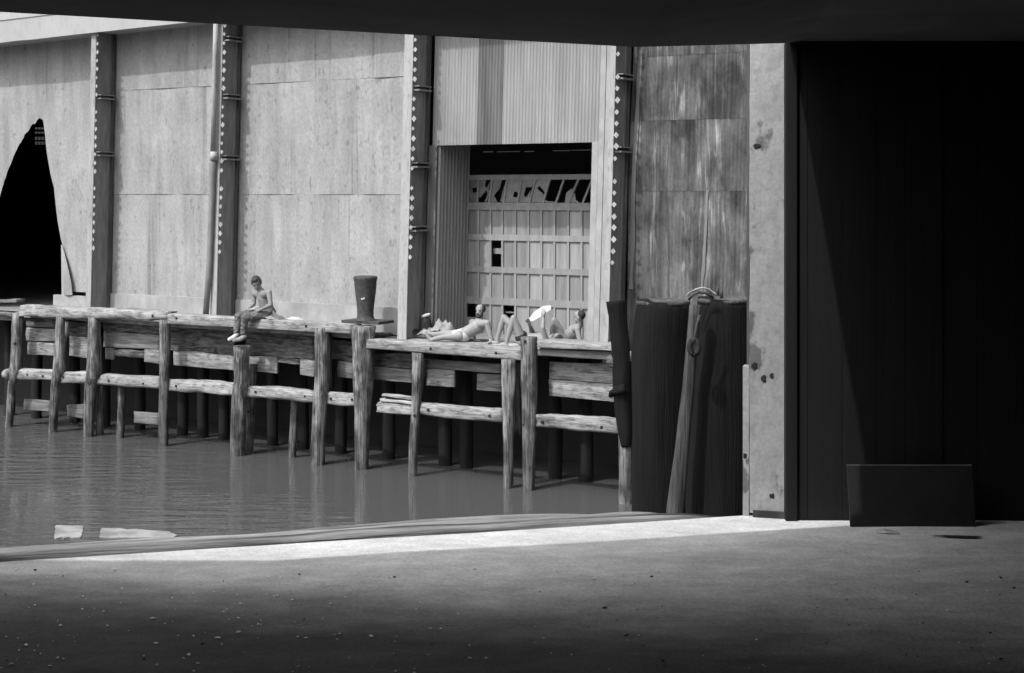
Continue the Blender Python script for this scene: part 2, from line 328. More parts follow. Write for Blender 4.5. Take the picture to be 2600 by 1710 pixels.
# long weathered timbers lying along the edge of the floor
def flocal(name): return empty(name, (E0.x, E0.y, 0), math.atan2(ED.y, ED.x))
ends = [3.42, 3.22, 2.95]
labs = ['long weathered timber nearest the sunlit floor along the water edge', 'middle of the three long timbers along the floor edge', 'outermost of the three long edge timbers next to the water']
for i in range(3):
    d0 = .016 + i * .074; rows = []
    L0, L1 = -3.2, ends[i]; nn = 130
    for q in range(nn + 1):
        a_ = L0 + (L1 - L0) * q / nn; e = max(0, 1 - (L1 - a_) / .45); tz = FZ + .034 - .006 * i - .05 * e * e + .01 * mn.noise(Vector((a_ * 1.3, i * 9, 0)))
        wob = .008 * mn.noise(Vector((a_ * .8, i * 5 + 3, 0)))
        rows.append((a_, (d0 + wob, d0 + .060 + wob - .02 * e * (i == 0)), (FZ - .10, tz)))
    o = beam('edge_timber', rows, M['edge'], None, .012, .46, 2.2, i * 7.1)
    o.location = (E0.x, E0.y, 0); o.rotation_euler = (0, 0, math.atan2(ED.y, ED.x))
    tag(o, labs[i], 'timber', 'timbers along the floor edge')

# ---------------------------------------------------------------- peeling white post at the right of the opening
pt = empty('steel_post', (1.26, 7.05, FZ)); tag(pt, 'white painted post with peeling rusty patches beside the black wall', 'post')
vs = []; fs = []
# hollow-looking box column, front face turned a little to the left, ragged foot
fr = Matrix.Rotation(R(-14), 3, 'Z'); H = 2.5
ring = [(-.078, -.05), (.094, -.05), (.094, .06), (-.078, .06)]
sect = []
for e in range(4):
    p, q = Vector(ring[e]), Vector(ring[(e + 1) % 4])
    for s in range(6): sect.append(p.lerp(q, s / 6))
NZ = 40
for j in range(NZ + 1):
    z = .02 + (H - .02) * j / NZ
    for k, p in enumerate(sect):
        zz = z + (.03 * abs(mn.noise(Vector((p.x * 40, p.y * 40, 2)))) if j == 0 else 0)
        d = .003 * mn.noise(Vector((p.x * 20, p.y * 20, z * 6)))
        v = fr @ Vector((p.x + d, p.y + d, zz)); vs.append(v)
n = len(sect)
for j in range(NZ):
    for k in range(n):
        k2 = (k + 1) % n; fs.append((j * n + k, j * n + k2, (j + 1) * n + k2, (j + 1) * n + k))
mesh('shaft', vs, fs, M['post'], pt)
def pbox(name, b, m): 
    o = box(name, *b, m, pt); o.rotation_euler = (0, 0, R(-14)); return o
pbox('corner_strip', (-.112, -.082, -.035, .05, .0, .74), M['post'])
pbox('edge_angle', (-.094, -.081, -.02, .05, .75, 2.5), M['steel_dark'])
pbox('foot_plate', (-.06, .10, -.06, .06, .0, .035), M['rust'])
for (x, z, r) in ((-.045, 1.83, .012), (-.055, .745, .016), (-.01, .685, .014), (.03, .70, .011), (.035, .11, .012), (-.095, .30, .011)):
    o = tube('bolt_hole', [((x, -.055, z), r * .9), ((x, -.0525, z), r * 1.15)], M['black'], pt, 14, .9); o.rotation_euler = (0, 0, R(-14))
# dark board leaning on the black wall
bd = empty('leaning_board', (1.92, 6.80, FZ)); tag(bd, 'dark plywood board with a lit top edge painted pale leaning on the black wall', 'board')
mesh('sheet', boxv(-.30, .30, 0, .02, 0, .29), BF, M['dark_board'], bd).rotation_euler = (R(-14), 0, 0)
mesh('lit_top_edge', boxv(-.30, .30, -.001, .021, .2905, .296), BF, M['wood_x_dark'], bd).rotation_euler = (R(-14), 0, 0)  # light on the top edge painted as a paler strip
# paper scrap and litter on the floor
def floor_pt(x, y): d = (CZ - FZ) * F / (y - HZ); return Vector(((x - CX) / F * d, d, FZ))
p = floor_pt(2255, 1358)
ps = mesh('paper_scrap', [(-.055, 0, .012), (-.02, -.01, .02), (.05, -.02, .006), (.055, .0, .012), (-.015, .012, .028), (-.055, .012, .016)], [(0, 1, 4, 5), (1, 2, 3, 4)], M['paper']); ps.location = p
tag(ps, 'curled scrap of white paper on the shaded floor below the black wall', 'paper')
for nm, mt, cnt, lab, sz in (('pale_litter', 'pale_bit', 190, 'small pale chips scattered over the shaded floor', .0048), ('dark_litter', 'dark_bit', 110, 'small dark crumbs scattered over the shaded floor', .0045)):
    vs, fs = [], []
    for i in range(cnt):
        x = random.uniform(0, 2600) if nm == 'dark_litter' or random.random() < .35 else random.uniform(0, 1100)
        q = floor_pt(x, random.uniform(1445, 1725)); r = sz * random.choice((.5, .6, .8, 1.0, 1.6)); el = random.uniform(.6, 2.2); th = random.uniform(0, 6.28)
        k = len(vs)
        for (ax, ay, az) in ((1, 0, .2), (0, 1, .25), (-1, 0, .2), (0, -1, .25), (.1, .1, .8), (0, 0, -.3)):
            X, Y = ax * r * el, ay * r
            vs.append((q.x + X * math.cos(th) - Y * math.sin(th), q.y + X * math.sin(th) + Y * math.cos(th), FZ + .004 + az * r))
        for f in ((0, 1, 4), (1, 2, 4), (2, 3, 4), (3, 0, 4), (1, 0, 5), (2, 1, 5), (3, 2, 5), (0, 3, 5)): fs.append(tuple(k + t for t in f))
    tag(mesh(nm, vs, fs, M[mt]), lab, 'litter', kind='stuff')
p = floor_pt(2430, 1368)
o = mesh('floor_stain', [(p.x - .13, p.y + .02, FZ + .011), (p.x - .02, p.y - .02, FZ + .011), (p.x + .08, p.y - .03, FZ + .011), (p.x + .12, p.y, FZ + .011), (p.x, p.y + .02, FZ + .011)], [(0, 1, 2, 3, 4)], M['dark_bit']); tag(o, 'flat dark scrap lying on the floor near the leaning board', 'scrap')

# ---------------------------------------------------------------- near creosoted piles beyond the floor edge
def npile(name, d, levels, m, label, seg=48, jit=.05):
    base = Vector((((levels[-1][0] + levels[-1][1]) / 2 - CX) / F * d, d, 0))
    root = empty(name, base); tag(root, label, 'pile')
    pts = []
    for i in range(len(levels) - 1):
        a, b = levels[i], levels[i + 1]; nn = max(2, int((b[2] - a[2]) / 22))
        for k in range(nn + (1 if i == len(levels) - 2 else 0)):
            f = k / nn; xl, xr, y = [a[j] + f * (b[j] - a[j]) for j in range(3)]
            pts.append((Vector((((xl + xr) / 2 - CX) / F * d, d, CZ - (y - HZ) / F * d)) - base, (xr - xl) / F * d / 2))
    pl, rl = pts[-1]; pts.append((Vector((pl.x, pl.y, -1.5)), rl)); pts.reverse()
    o = tube('shaft', pts, m, root, seg, jit, groove=.018)
    return root, o, base
def npt(x, y, d): return Vector(((x - CX) / F * d, d, CZ - (y - HZ) / F * d))
r2, _, _ = npile('fender_pile', 10.3, [(1618, 1752, 764), (1612, 1755, 800), (1603, 1752, 900), (1605, 1748, 1300)], M['creosote'], 'stout black tarred pile standing left of the leaning timber')
HEADS = True
r3, _, b3 = npile('fender_pile', 9.9, [(1772, 1908, 758), (1768, 1908, 800), (1745, 1908, 1000), (1740, 1908, 1300)], M['creosote'], 'stout black tarred pile beside the white post')
rl, ls, bl = npile('leaning_timber', 9.62, [(1750, 1780, 775), (1744, 1773, 860), (1732, 1763, 980), (1714, 1751, 1130), (1693, 1736, 1300)], M['timber_mid'], 'slender pale timber leaning against the black pile, iron shackle at its top', 36, .14)
def pile_head(root, xl, xr, y, d):
    c = npt((xl + xr) / 2, y, d); r = (xr - xl) / F * d / 2
    o = tube('pile_head', [(c + Vector((0, 0, -.03)), r * 1.01), (c + Vector((0, 0, -.006)), r * 1.02), (c + Vector((0, 0, .004)), r * .97)], M['wood_z_dark'], None, 48, .02); o.parent = root; o.location = -root.location
pile_head(r2, 1618, 1752, 764, 10.3); pile_head(r3, 1772, 1908, 758, 9.9)
def nchild(o, root): o.parent = root; o.location = -root.location; return o
# iron strap arched over the pile heads, bolts, shackle
pts = [npt(x, y, 9.7) for x, y in ((1743, 753), (1752, 743), (1766, 735), (1783, 731), (1800, 735), (1814, 744), (1822, 752))]
o = tube('strap', [(p, .006) for p in pts], M['steel_light'], None, 8); nchild(o, rl)
pts = [npt(x, y, 9.66) for x, y in ((1748, 762), (1760, 748), (1775, 742), (1795, 745), (1812, 757))]
o = tube('strap', [(p, .010) for p in pts], M['iron'], None, 8); nchild(o, rl)
for x, y in ((1803, 738), (1822, 736), (1832, 744)):
    o = tube('bolt', [(npt(x, y + 16, 9.85), .011), (npt(x, y, 9.85), .011), (npt(x, y - 8, 9.85), .007)], M['iron'], None, 8); nchild(o, rl)
ringp = [npt(1762 + 11 * math.cos(t), 882 + 19 * math.sin(t), 9.50) for t in [2 * math.pi * k / 18 for k in range(19)]]
o = tube('shackle', [(p, .020) for p in ringp], M['black'], None, 10, cap=False); nchild(o, rl)
pts = [npt(x, y, 9.5) for x, y in ((1776, 800), (1770, 825), (1765, 850), (1763, 864))]
o = tube('shackle_link', [(p, .010) for p in pts], M['iron'], None, 8); nchild(o, rl)

# ================================================================ FAR SHED
LEAN = .03
WW, CF, DW = 1.0, .42, 2.15             # wall plane, column face, door plane
shed = wempty('pier_shed'); tag(shed, 'long pale sheet metal pier shed with latticed steel columns across the water', 'building')
def wl(x, y, w): # wall point with the lean taken out
    p = J(x, y, w); return p
def uref(x, w): return UW(x, w)[0]       # at camera height the lean is nil
ZS1 = J(620, 490, WW).z; ZS2 = J(620, 211, WW).z; ZTOP = 8.95; ZB = 2.45; ZPL = J(400, 752, WW).z
cols = [uref(236, CF), uref(556, CF), uref(1040, CF), uref(1554, CF)]
def corr(name, u0, u1, z0, z1, w, pitch, amp, m, parent, dent=0.0, rows=1, seed=0, zlow=None, sub=6):
    nu = max(6, int((u1 - u0) / pitch * sub)); vs, fs = [], []
    for j in range(rows + 1):
        for i in range(nu + 1):
            u = u0 + (u1 - u0) * i / nu; lo = zlow(u) if zlow else z0
            z = lo + (z1 - lo) * j / rows
            d = amp * math.sin(2 * math.pi * u / pitch)
            if dent: d += dent * mn.noise(Vector((u * 1.4 + seed, z * .45, seed))) + dent * .5 * mn.noise(Vector((u * 5 + seed, z * .5, seed)))
            vs.append((u + LEAN * (z - CZ), w + d, z))
    for j in range(rows):
        for i in range(nu):
            k = j * (nu + 1) + i; fs.append((k, k + 1, k + nu + 2, k + nu + 1))
    return mesh(name, vs, fs, m, parent, True)
# --- bay with the torn hole (left of the first column)
CUR = [(-80, 700), (-40, 600), (0, 500), (10, 462), (20, 430), (32, 398), (45, 370), (60, 344), (75, 322), (90, 307), (101, 300), (105, 303), (112, 345), (118, 395), (128, 440), (138, 480), (144, 530), (148, 560), (155, 600), (161, 622), (164, 640)]
def hole_y(x):
    for (xa, ya), (xb, yb) in zip(CUR, CUR[1:]):
        if xa <= x <= xb: return ya + (yb - ya) * (x - xa) / (xb - xa)
    return None
uL = uref(-140, WW)
def zlow(u):
    # image column of this wall line (wall plane), walked back to the torn outline
    q = world((u, WW, CZ)); x = CX + F * q.x / q.y; y = hole_y(x)
    if y is None: return ZPL if x > 100 else ZPL
    return max(ZPL, CZ - (y - HZ) / F * q.y + .05 * mn.noise(Vector((u * 9, 0, 0))) + .03 * mn.noise(Vector((u * 31, 4, 0))))
corr('wall_panel', uL, cols[0] - .05, 0, ZTOP, WW, .068, .0008, M['wall'], shed, .015, 16, 1.0, zlow, 4)
# curled flap of torn sheet
pp = [(158, 622, .98), (163, 640, .96), (168, 660, .92), (175, 690, .90), (181, 720, .90), (184, 750, .92)]
vs, fs = [], []
for i, (x, y, w) in enumerate(pp):
    x0 = 155 + .3 * i; vs += [J(x0, y, .99), J((x0 + x) / 2, y, w - .03), J(x, y, w)]
for i in range(len(pp) - 1):
    for k in range(2): q = i * 3 + k; fs.append((q, q + 1, q + 4, q + 3))
mesh('torn_flap', vs, fs, M['wall'], shed, True)
# --- bays two and three, two tiers each with a seam, plank below
def tiers(ua, ub, mt, amp, dent, seed):
    zs = [ZPL, ZS1, ZS2, ZTOP]
    for k in range(3):
        corr('wall_panel', ua, ub, zs[k] - (.03 if k else 0), zs[k + 1], WW - .007 * k, .068, amp, mt, shed, dent, 8, seed + k * 3, None, 4)
    wbox('base_plank', ua - .05, ub + .05, WW - .05, WW + .05, ZB, ZPL + .01, M['wall_flat'])
def wbox(name, a0, a1, b0, b1, c0, c1, m, parent=None, lean=LEAN): return box(name, a0, a1, b0, b1, c0, c1, m, parent or shed, lean)
tiers(cols[0] + .02, cols[1] - .02, M['wall'], .0008, .014, 11)
tiers(cols[1] + .02, cols[2] - .02, M['wall'], .0008, .014, 23)
wbox('base_plank', uref(146, WW), cols[0], WW - .06, WW + .04, ZB, J(170, 750, WW).z, M['wall_flat'])
# --- bay four: corrugated upper wall over a recessed doorway
OL, OR_ = uref(1109, WW), uref(1506, WW); OT = J(1300, 366, WW).z
ua, ub = uref(1095, WW), uref(1512, WW)
s0, s1 = uref(1211, WW), uref(1267, WW)
corr('wall_panel', ua, s0, OT, ZTOP, WW, .068, .010, M['corr'], shed, .008, 3, 3)
corr('wall_panel', s0 - .03, s1 + .03, OT, ZTOP, WW - .012, .068, .010, M['corr_dark'], shed, .008, 3, 5)
corr('wall_panel', s1, cols[3] - .12, OT, ZTOP, WW - .002, .068, .010, M['corr'], shed, .008, 3, 8)
wbox('door_header', OL - .03, OR_ + .03, WW + .03, WW + .14, OT + .01, OT + .2, M['steel_dark'])
wbox('jamb_board', uref(1088, WW), OL, WW - .03, WW + .02, ZB, OT, M['corr_dark'])
# right jamb: vertical boards
ju = [OR_, OR_ + .13, OR_ + .245, OR_ + .36]; ju[-1] = max(ju[-1], cols[3] - .02)
for k in range(3): wbox('jamb_board', ju[k], ju[k + 1] - .008, WW - .09 - .008 * (k % 2), WW + .02, ZB - .1, OT + .004 if k < 1 else ZTOP, M['wall_flat'])
# left return of the recess, corrugated
nu = 110; vs, fs = [], []
for j in range(2):
    z = (ZB - .2, OT + .2)[j]
    for i in range(nu + 1):
        w = WW + .03 + (DW - WW - .05) * i / nu
        vs.append((OL + .035 * math.sin(2 * math.pi * w / .115) + LEAN * (z - CZ), w, z))
for i in range(nu): fs.append((i, i + 1, nu + 2 + i, nu + 1 + i))
mesh('recess_wall', vs, fs, M['corr'], shed, True)
# --- bay five: wrinkled rusty sheets
ua = cols[3] + .05; ub = uref(2150, WW); zs = [ZB - .3, J(1750, 481, WW).z, J(1750, 300, WW).z, J(1750, 135, WW).z, ZTOP]
for k in range(4):
    corr('wall_panel', ua, ub, zs[k] - (.03 if k else 0), zs[k + 1], WW - .006 * k, .068, .005, M['rust'], shed, .06, 30, 40, None, 6)
def rust_w(u, z): return WW - .018 + .005 * math.sin(2 * math.pi * u / .068) + .06 * mn.noise(Vector((u * 1.4 + 40, z * .45, 40))) + .03 * mn.noise(Vector((u * 5 + 40, z * .5, 40)))
# buckled pale lap strips left on the rusty sheets
for x0, ww, y0, y1, dx in ((1624, 13, 128, 735, -26), (1796, 9, 482, 740, -16)):
    vs, fs = [], []; nn = 40
    for i in range(nn + 1):
        f = i / nn; x = x0 + dx * f + 3 * mn.noise(Vector((x0, f * 4, 0))); hw = ww * .5 * (.8 + .5 * mn.noise(Vector((x0, f * 7, 5)))); y = y0 + (y1 - y0) * f
        for dd in (-hw, 0, hw):
            p = J(x + dd, y, WW - .04); vs.append((p.x, rust_w(p.x - LEAN * (p.z - CZ), p.z) - (.006 if dd else .014), p.z))
    for i in range(nn): fs += [(3 * i, 3 * i + 3, 3 * i + 4, 3 * i + 1), (3 * i + 1, 3 * i + 4, 3 * i + 5, 3 * i + 2)]
    mesh('lap_strip', vs, fs, M['rust_pale'], shed, True)
# --- columns with lacing
dia = None
zlace0 = J(560, 640, CF).z
for ci, uc in enumerate(cols):
    cw = (.15, .16, .20, .10)[ci]
    col = wbox('column', uc - .10, uc - .004, CF + .05, WW + .05, ZB - .2, ZTOP, M['steel_mid'])
    def cbox(nm, *b, mt='steel_light'): 
        o = box(nm, *b, M[mt], col, LEAN); return o
    cbox('flange', uc - cw, uc, CF, CF + .03, ZB - .2, ZTOP)
    cbox('back_flange', uc - .16, uc + .05, WW - .10, WW - .07, ZB - .2, ZTOP, mt='steel_dark')
    cbox('lip', uc - .003, uc + .012, WW - .2, WW - .17, ZB - .2, ZTOP, mt='steel_mid')
    z = zlace0; k = 0
    if dia is None:
        c_ = .056
        vs = [(-.002, 0, 0), (.048, 0, -c_), (.098, 0, 0), (.048, 0, c_)]; vs = [(a_, b_, cc) for a_, b_, cc in vs] + [(a_, .012, cc) for a_, b_, cc in vs]
        dia = bpy.data.meshes.new('lacing_plate'); dia.from_pydata(vs, [], BF); dia.materials.append(M['steel_light']); 
        vs2 = [(-.012, 0, -.07), (.012, 0, -.07), (.075, 0, .07), (.05, 0, .07)]; vs2 += [(a_, .01, cc) for a_, b_, cc in vs2]
        bar = bpy.data.meshes.new('lacing_bar'); bar.from_pydata(vs2, [], BF); bar.materials.append(M['steel_dark'])
    while z < ZTOP - .1:
        if k % 9 != 8:
            o = bpy.data.objects.new('lacing_plate', dia); COL.objects.link(o); o.parent = col
            o.location = (uc + LEAN * (z - CZ), CF + .004, z); s_ = random.uniform(.72, 1.12); o.scale = (s_ * (.8 if ci == 0 else 1), 1, s_)
            o.rotation_euler = (0, random.uniform(-.14, .14), 0)
        z += .185 if ci < 3 else .20; k += 1
    zz = [J(250, 248, CF).z, J(250, 393, CF).z] if ci == 0 else [J(570, 145 - 45, CF).z, J(570, 247, CF).z, J(570, 403, CF).z] if ci == 1 else [J(1060, 226, CF).z, J(1060, 422, CF).z, J(1060, 585, CF).z] if ci == 2 else [J(1560, 197, CF).z, J(1560, 383, CF).z]
    for z in zz:
        cbox('tie_plate', uc - .004, uc + .13, CF + .05, WW - .11, z - .03, z, mt='steel_mid')
        cbox('tie_plate', uc - .004, uc + .13, CF + .05, WW - .11, z + .05, z + .07, mt='steel_mid')
# --- downspout beside the second column
ud = cols[1]
pts = [(Vector((uref(540, .35) + LEAN * (z - CZ), .33, z)), .052) for z in (J(545, 385, .35).z, 7.0, 8.0, ZTOP - .2)]
tube('downspout', pts, M['steel_light'], shed, 14)
pts = [(J(x, y, .36), r) for x, y, r in ((522, 806, .062), (530, 700, .062), (536, 560, .062), (540, 440, .064), (541, 415, .075), (541, 405, .06))]
tube('downspout', pts, M['steel_mid'], shed, 14)
pts = [(J(543, 408, .35), .075), (J(543, 386, .35), .075)]
tube('downspout_collar', pts, M['steel_light'], shed, 14)
# --- eave: soffit and white fascia
fu0, fu1 = uref(-160, .33), uref(2150, .33)
zeL, zeR = J(0, 109, .33).z, J(537, 51, .33).z
sl_ = (zeR - zeL) / (uref(537, .33) - uref(0, .33))
def ez(u): return min(zeL + sl_ * (u - uref(0, .33)), ZTOP + .02)
vs, fs = [], []; nn = 40
for i in range(nn + 1):
    u = fu0 + (fu1 - fu0) * i / nn; z = ez(u); r = .012 * mn.noise(Vector((u * 2.2, 0, 0)))
    vs += [(u, .33, z + r), (u, .30, z + .55), (u, 1.4, z + .75), (u, .36, z + r + .02), (u, 1.4, z + .02)]
for i in range(nn):
    q, p = i * 5, i * 5 + 5
    fs += [(q, p, p + 1, q + 1), (q + 1, p + 1, p + 2, q + 2), (q, q + 3, p + 3, p), (q + 3, q + 4, p + 4, p + 3)]
mesh('eave', vs, fs, M['fascia'], shed)
vs = [(fu0, .285, ez(fu0) + .50), (fu1, .285, ez(fu1) + .50), (fu1, .285, ez(fu1) + 2.2), (fu0, .285, ez(fu0) + 2.2), (fu1, 1.4, ez(fu1) + 2.2), (fu0, 1.4, ez(fu0) + 2.2)]
mesh('fascia', vs, [(0, 1, 2, 3), (3, 2, 4, 5)], M['fascia'], shed)
# --- dark inside of the shed: floor, roof, ends, back wall with daylight gaps
i0, i1, wb = uref(89, 19.0) - 3, uref(2150, WW) + 1, 19.0
mesh('inside_floor', [(i0, WW + .02, ZB), (i1, WW + .02, ZB), (i1, wb, ZB), (i0, wb, ZB)], [(0, 1, 2, 3)], M['inside'], shed)
mesh('inside_roof', [(i0, WW + .02, 9.6), (i1, WW + .02, 9.6), (i1, wb, 9.6), (i0, wb, 9.6)], [(3, 2, 1, 0)], M['inside'], shed)
mesh('inside_end', [(i0, WW + .02, ZB), (i0, wb, ZB), (i0, wb, 9.6), (i0, WW + .02, 9.6)], [(0, 1, 2, 3)], M['inside'], shed)
mesh('inside_end', [(i1, WW + .02, ZB), (i1, wb, ZB), (i1, wb, 9.6), (i1, WW + .02, 9.6)], [(0, 1, 2, 3)], M['inside'], shed)
mesh('inside_front', [(i0, WW + .03, ZB), (uL, WW + .03, ZB), (uL, WW + .03, 9.6), (i0, WW + .03, 9.6)], [(0, 1, 2, 3)], M['inside'], shed)
holes = []
def hole(x0, x1, y0, y1): a_, b_ = J(x0, y1, wb), J(x1, y0, wb); holes.append((a_.x, b_.x, a_.z, b_.z))
for x in (89, 97, 105, 113): 
    for y in (324, 335, 348, 360): hole(x, x + 6, y, y + 5 + (y > 340) * 3)
for x0, x1, y in ((1227, 1252, 386), (1262, 1320, 385.5), (1331, 1356, 385), (1404, 1449, 383), (1453, 1500, 381.5)): hole(x0, x1, y - 1.3, y + 1.6)
us = sorted({i0, i1} | {h[0] for h in holes} | {h[1] for h in holes}); zs_ = sorted({ZB, 9.6} | {h[2] for h in holes} | {h[3] for h in holes})
vs, fs = [], []
for a_, b_ in zip(us, us[1:]):
    for c_, d_ in zip(zs_, zs_[1:]):
        mu, mz = (a_ + b_) / 2, (c_ + d_) / 2
        if any(h[0] < mu < h[1] and h[2] < mz < h[3] for h in holes): continue
        k = len(vs); vs += [(a_, wb, c_), (b_, wb, c_), (b_, wb, d_), (a_, wb, d_)]; fs.append((k, k + 1, k + 2, k + 3))
mesh('back_wall', vs, fs, M['inside'], shed)
# --- sectional door
door = empty('door', (0, 0, 0)); door.parent = shed
xs = [1185, 1217, 1248, 1278, 1311, 1344, 1377, 1410, 1445, 1479, 1512]
du = [uref(x, DW) for x in xs]
def dz(y, x=1330): return J(x, y, DW).z
rowsY = [(534, 597), (612, 680), (695, 759), (777, 868)]; railsY = [(524, 534), (597, 612), (680, 695), (759, 777)]
def dbox(nm, a0, a1, b0, b1, c0, c1, mt): return box(nm, a0, a1, b0, b1, c0, c1, M[mt], door, 0)
for k, (yt, yb) in enumerate(railsY): dbox('rail', du[0] - .02, du[-1], DW - .05, DW, dz(yb), dz(yt), 'door')
missing = {(1, 2), (3, 0), (3, 3)}
for r, (yt, yb) in enumerate(rowsY):
    for c in range(10):
        z0, z1 = dz(yb), dz(yt)
        if r == 3: z0 = ZB - .12
        if (r, c) in missing:
            if r == 1: dbox('brace', du[c], du[c + 1], DW + .06, DW + .09, dz(647), dz(633), 'door')
            elif c == 3: dbox('brace', du[c], du[c + 1], DW + .06, DW + .09, dz(798), dz(794), 'door')
            if r == 3: dbox('panel', du[c], du[c + 1], DW - .012, DW - .002, z0, z0 + .42, 'door_panel')
            continue
        dbox('panel', du[c], du[c + 1], DW - .012 - random.uniform(0, .008), DW - .002, z0, z1, 'door_panel')
    for c in range(11):
        dbox('stile', du[c] - .022, du[c] + .022, DW - .045, DW - .013, dz(yb) if r < 3 else ZB - .12, dz(yt), 'door')
# glazed top section: frame, leaning muntins, broken panes
dbox('rail', du[0] - .02, du[-1], DW - .05, DW, dz(457), dz(444), 'door'); dbox('rail', du[0] - .02, du[-1], DW - .05, DW, dz(524), dz(515), 'door')
dbox('stile', du[0] - .022, du[0] + .03, DW - .045, DW, dz(515), dz(457), 'door')
tops = [1187, 1218, 1252, 1290, 1327, 1362, 1398, 1434, 1471, 1506]; bots = [1184, 1214, 1245, 1281, 1316, 1347, 1381, 1414, 1446, 1482]
def quadz(nm, pts, w0, w1, mt):
    k = len(pts); vs = [(u, w0, z) for u, z in pts] + [(u, w1, z) for u, z in pts]
    fs = [tuple(range(k)), tuple(reversed(range(k, 2 * k)))] + [(i, (i + 1) % k + 0, (i + 1) % k + k, i + k) for i in range(k)]
    return mesh(nm, vs, fs, M[mt], door)
for t_, b_ in zip(tops[1:], bots[1:]):
    quadz('muntin', [(uref(b_ - 2.2, DW), dz(515)), (uref(b_ + 2.6, DW), dz(515)), (uref(t_ + 2.6, DW), dz(457)), (uref(t_ - 2.2, DW), dz(457))], DW - .05, DW - .01, 'door')
panes = [  # broken panes: shards of dirty glass, gaps show the dark inside
    [(1188, 457), (1216, 457), (1212, 476), (1200, 478), (1203, 490), (1212, 488), (1212, 514), (1186, 514)],
    [(1221, 457), (1236, 457), (1233, 470), (1238, 482), (1222, 502), (1217, 500)], [(1249, 457), (1243, 478), (1247, 492), (1238, 514), (1232, 512), (1240, 495), (1236, 480), (1246, 462)],
    [(1254, 457), (1276, 457), (1271, 478), (1256, 497), (1265, 514), (1248, 514)], [(1288, 457), (1281, 514), (1272, 512), (1280, 480)],
    [(1292, 457), (1325, 457), (1318, 490), (1309, 486), (1304, 500), (1316, 503), (1314, 514), (1284, 514)],
    [(1330, 457), (1360, 457), (1352, 476), (1337, 476), (1332, 496), (1338, 502), (1349, 484), (1346, 514), (1319, 514)],
    [(1365, 457), (1396, 457), (1386, 490), (1372, 472), (1366, 480), (1378, 490), (1384, 496), (1379, 514), (1350, 514)],
    [(1440, 490), (1456, 478), (1450, 500), (1447, 514), (1436, 514)], [(1453, 500), (1462, 490), (1464, 508), (1474, 514), (1450, 514)], [(1384, 505), (1392, 511), (1412, 512), (1413, 514), (1383, 514)]]
for k, pl in enumerate(panes):
    quadz('pane', [(uref(x, DW), dz(y)) for x, y in pl], DW - .026 - .001 * k, DW - .020 - .001 * k, 'dirty_glass')

# ================================================================ WHARF (upper deck, then the lower bathing deck)
UD, LD = 2.50, 2.42
wh = wempty('timber_wharf'); tag(wh, 'long decaying timber wharf on piles carrying the pale shed', 'wharf')
lw = wempty('low_platform'); tag(lw, 'lower timber platform on piles in front of the overhead door', 'platform')
# caps
wbeam('cap_timber', 48, 775, 805, 424, 792, 816, -.06, .26, M['wood_x'], wh, .045, 70, .2, .10)
wbeam('cap_timber', 425, 797, 823, 890, 825, 848, -.10, .24, M['wood_x'], wh, .010, 70, .08, .01)
# wales
W_ = [(14, 936, 962, 143, 941, 966), (146, 946, 973, 222, 944, 973), (226, 952, 978, 404, 958, 989), (416, 963, 991, 596, 975, 1005), (604, 980, 1007, 797, 995, 1022), (828, 996, 1027, 900, 1002, 1030)]
for w4 in W_: wbeam('wale', *w4, .0, .2, M['wood_x'], wh, .034, None, .22, .03)
o = tube('wale_end', [(J(14, 950, -.02), .02), (J(16, 950, -.06), .1), (J(22, 950, -.06), .12), (J(28, 950, -.02), .06)], M['wood_x'], wh, 12, .2)
# piles
PL = [
    ([(32, 52, 796), (29, 50, 860), (26, 48, 930), (20, 34, 980), (13, 27, 1085)], 'wood_z', .02),
    ([(48, 59, 800), (47, 58, 935)], 'wood_z', .3),
    ([(143, 158, 804), (140, 158, 870), (134, 158, 935), (129, 146, 985), (123, 139, 1098)], 'wood_z', .0),
    ([(224, 246, 806), (222, 248, 880), (218, 250, 950), (214, 236, 985), (211, 231, 1107)], 'wood_z', .02),
    ([(250, 263, 955), (246, 259, 1040), (242, 257, 1110)], 'wood_z', .25),
    ([(299, 314, 965), (299, 313, 1030), (294, 309, 1120)], 'wood_z', .25),
    ([(404, 426, 812), (405, 425, 900), (404, 422, 980), (401, 420, 1131)], 'wood_z', -.04),
    ([(591, 624, 879), (595, 622, 960), (588, 616, 1010), (584, 612, 1152)], 'wood_z', -.06),
    ([(633, 647, 925), (628, 644, 1000), (624, 641, 1060), (620, 636, 1159)], 'wood_z', .3),
    ([(738, 752, 1010), (736, 751, 1080), (729, 744, 1175)], 'wood_z', .3),
    ([(798, 826, 832), (798, 826, 960), (791, 818, 1060), (788, 815, 1178)], 'wood_z', -.04),
    ([(825, 843, 836), (825, 842, 990)], 'wood_z_dark', .22),
    ([(892, 938, 828), (893, 936, 880), (896, 934, 960), (899, 930, 1060), (901, 926, 1190)], 'wood_z', .05)]
for x in (30, 90, 190, 275, 350, 470, 520, 575, 690, 775, 870):   # second row of piles under the deck
    u_ = uref(x, 1.15) + random.uniform(-.1, .1)
    tube('pile', [(Vector((u_ + .04 * mn.noise(Vector((x, z, 0))), 1.15, z)), .12) for z in (-1.2, -.3, .3, .9, 1.5, 2.28)], M['under'], wh, 18, .15, groove=.1)
for lv, m, w in PL:
    if len(lv) == 2: 
        a_, b_ = lv; pa, pb = J((a_[0] + a_[1]) / 2, a_[2], w), J((b_[0] + b_[1]) / 2, b_[2], w); r = (a_[1] - a_[0]) / F * UW(a_[0], w)[1] / 2
        tube('pile', [(pb.lerp(pa, k / 10), r) for k in range(11)], M[m], wh, 14, .1)
    else: wpile('pile', lv, M[m], wh, w)
pa, pb = J(172, 816, .1), J(150, 950, .05)
tube('brace', [(pb.lerp(pa, k / 10), .055) for k in range(11)], M['wood_z'], wh, 12, .12)
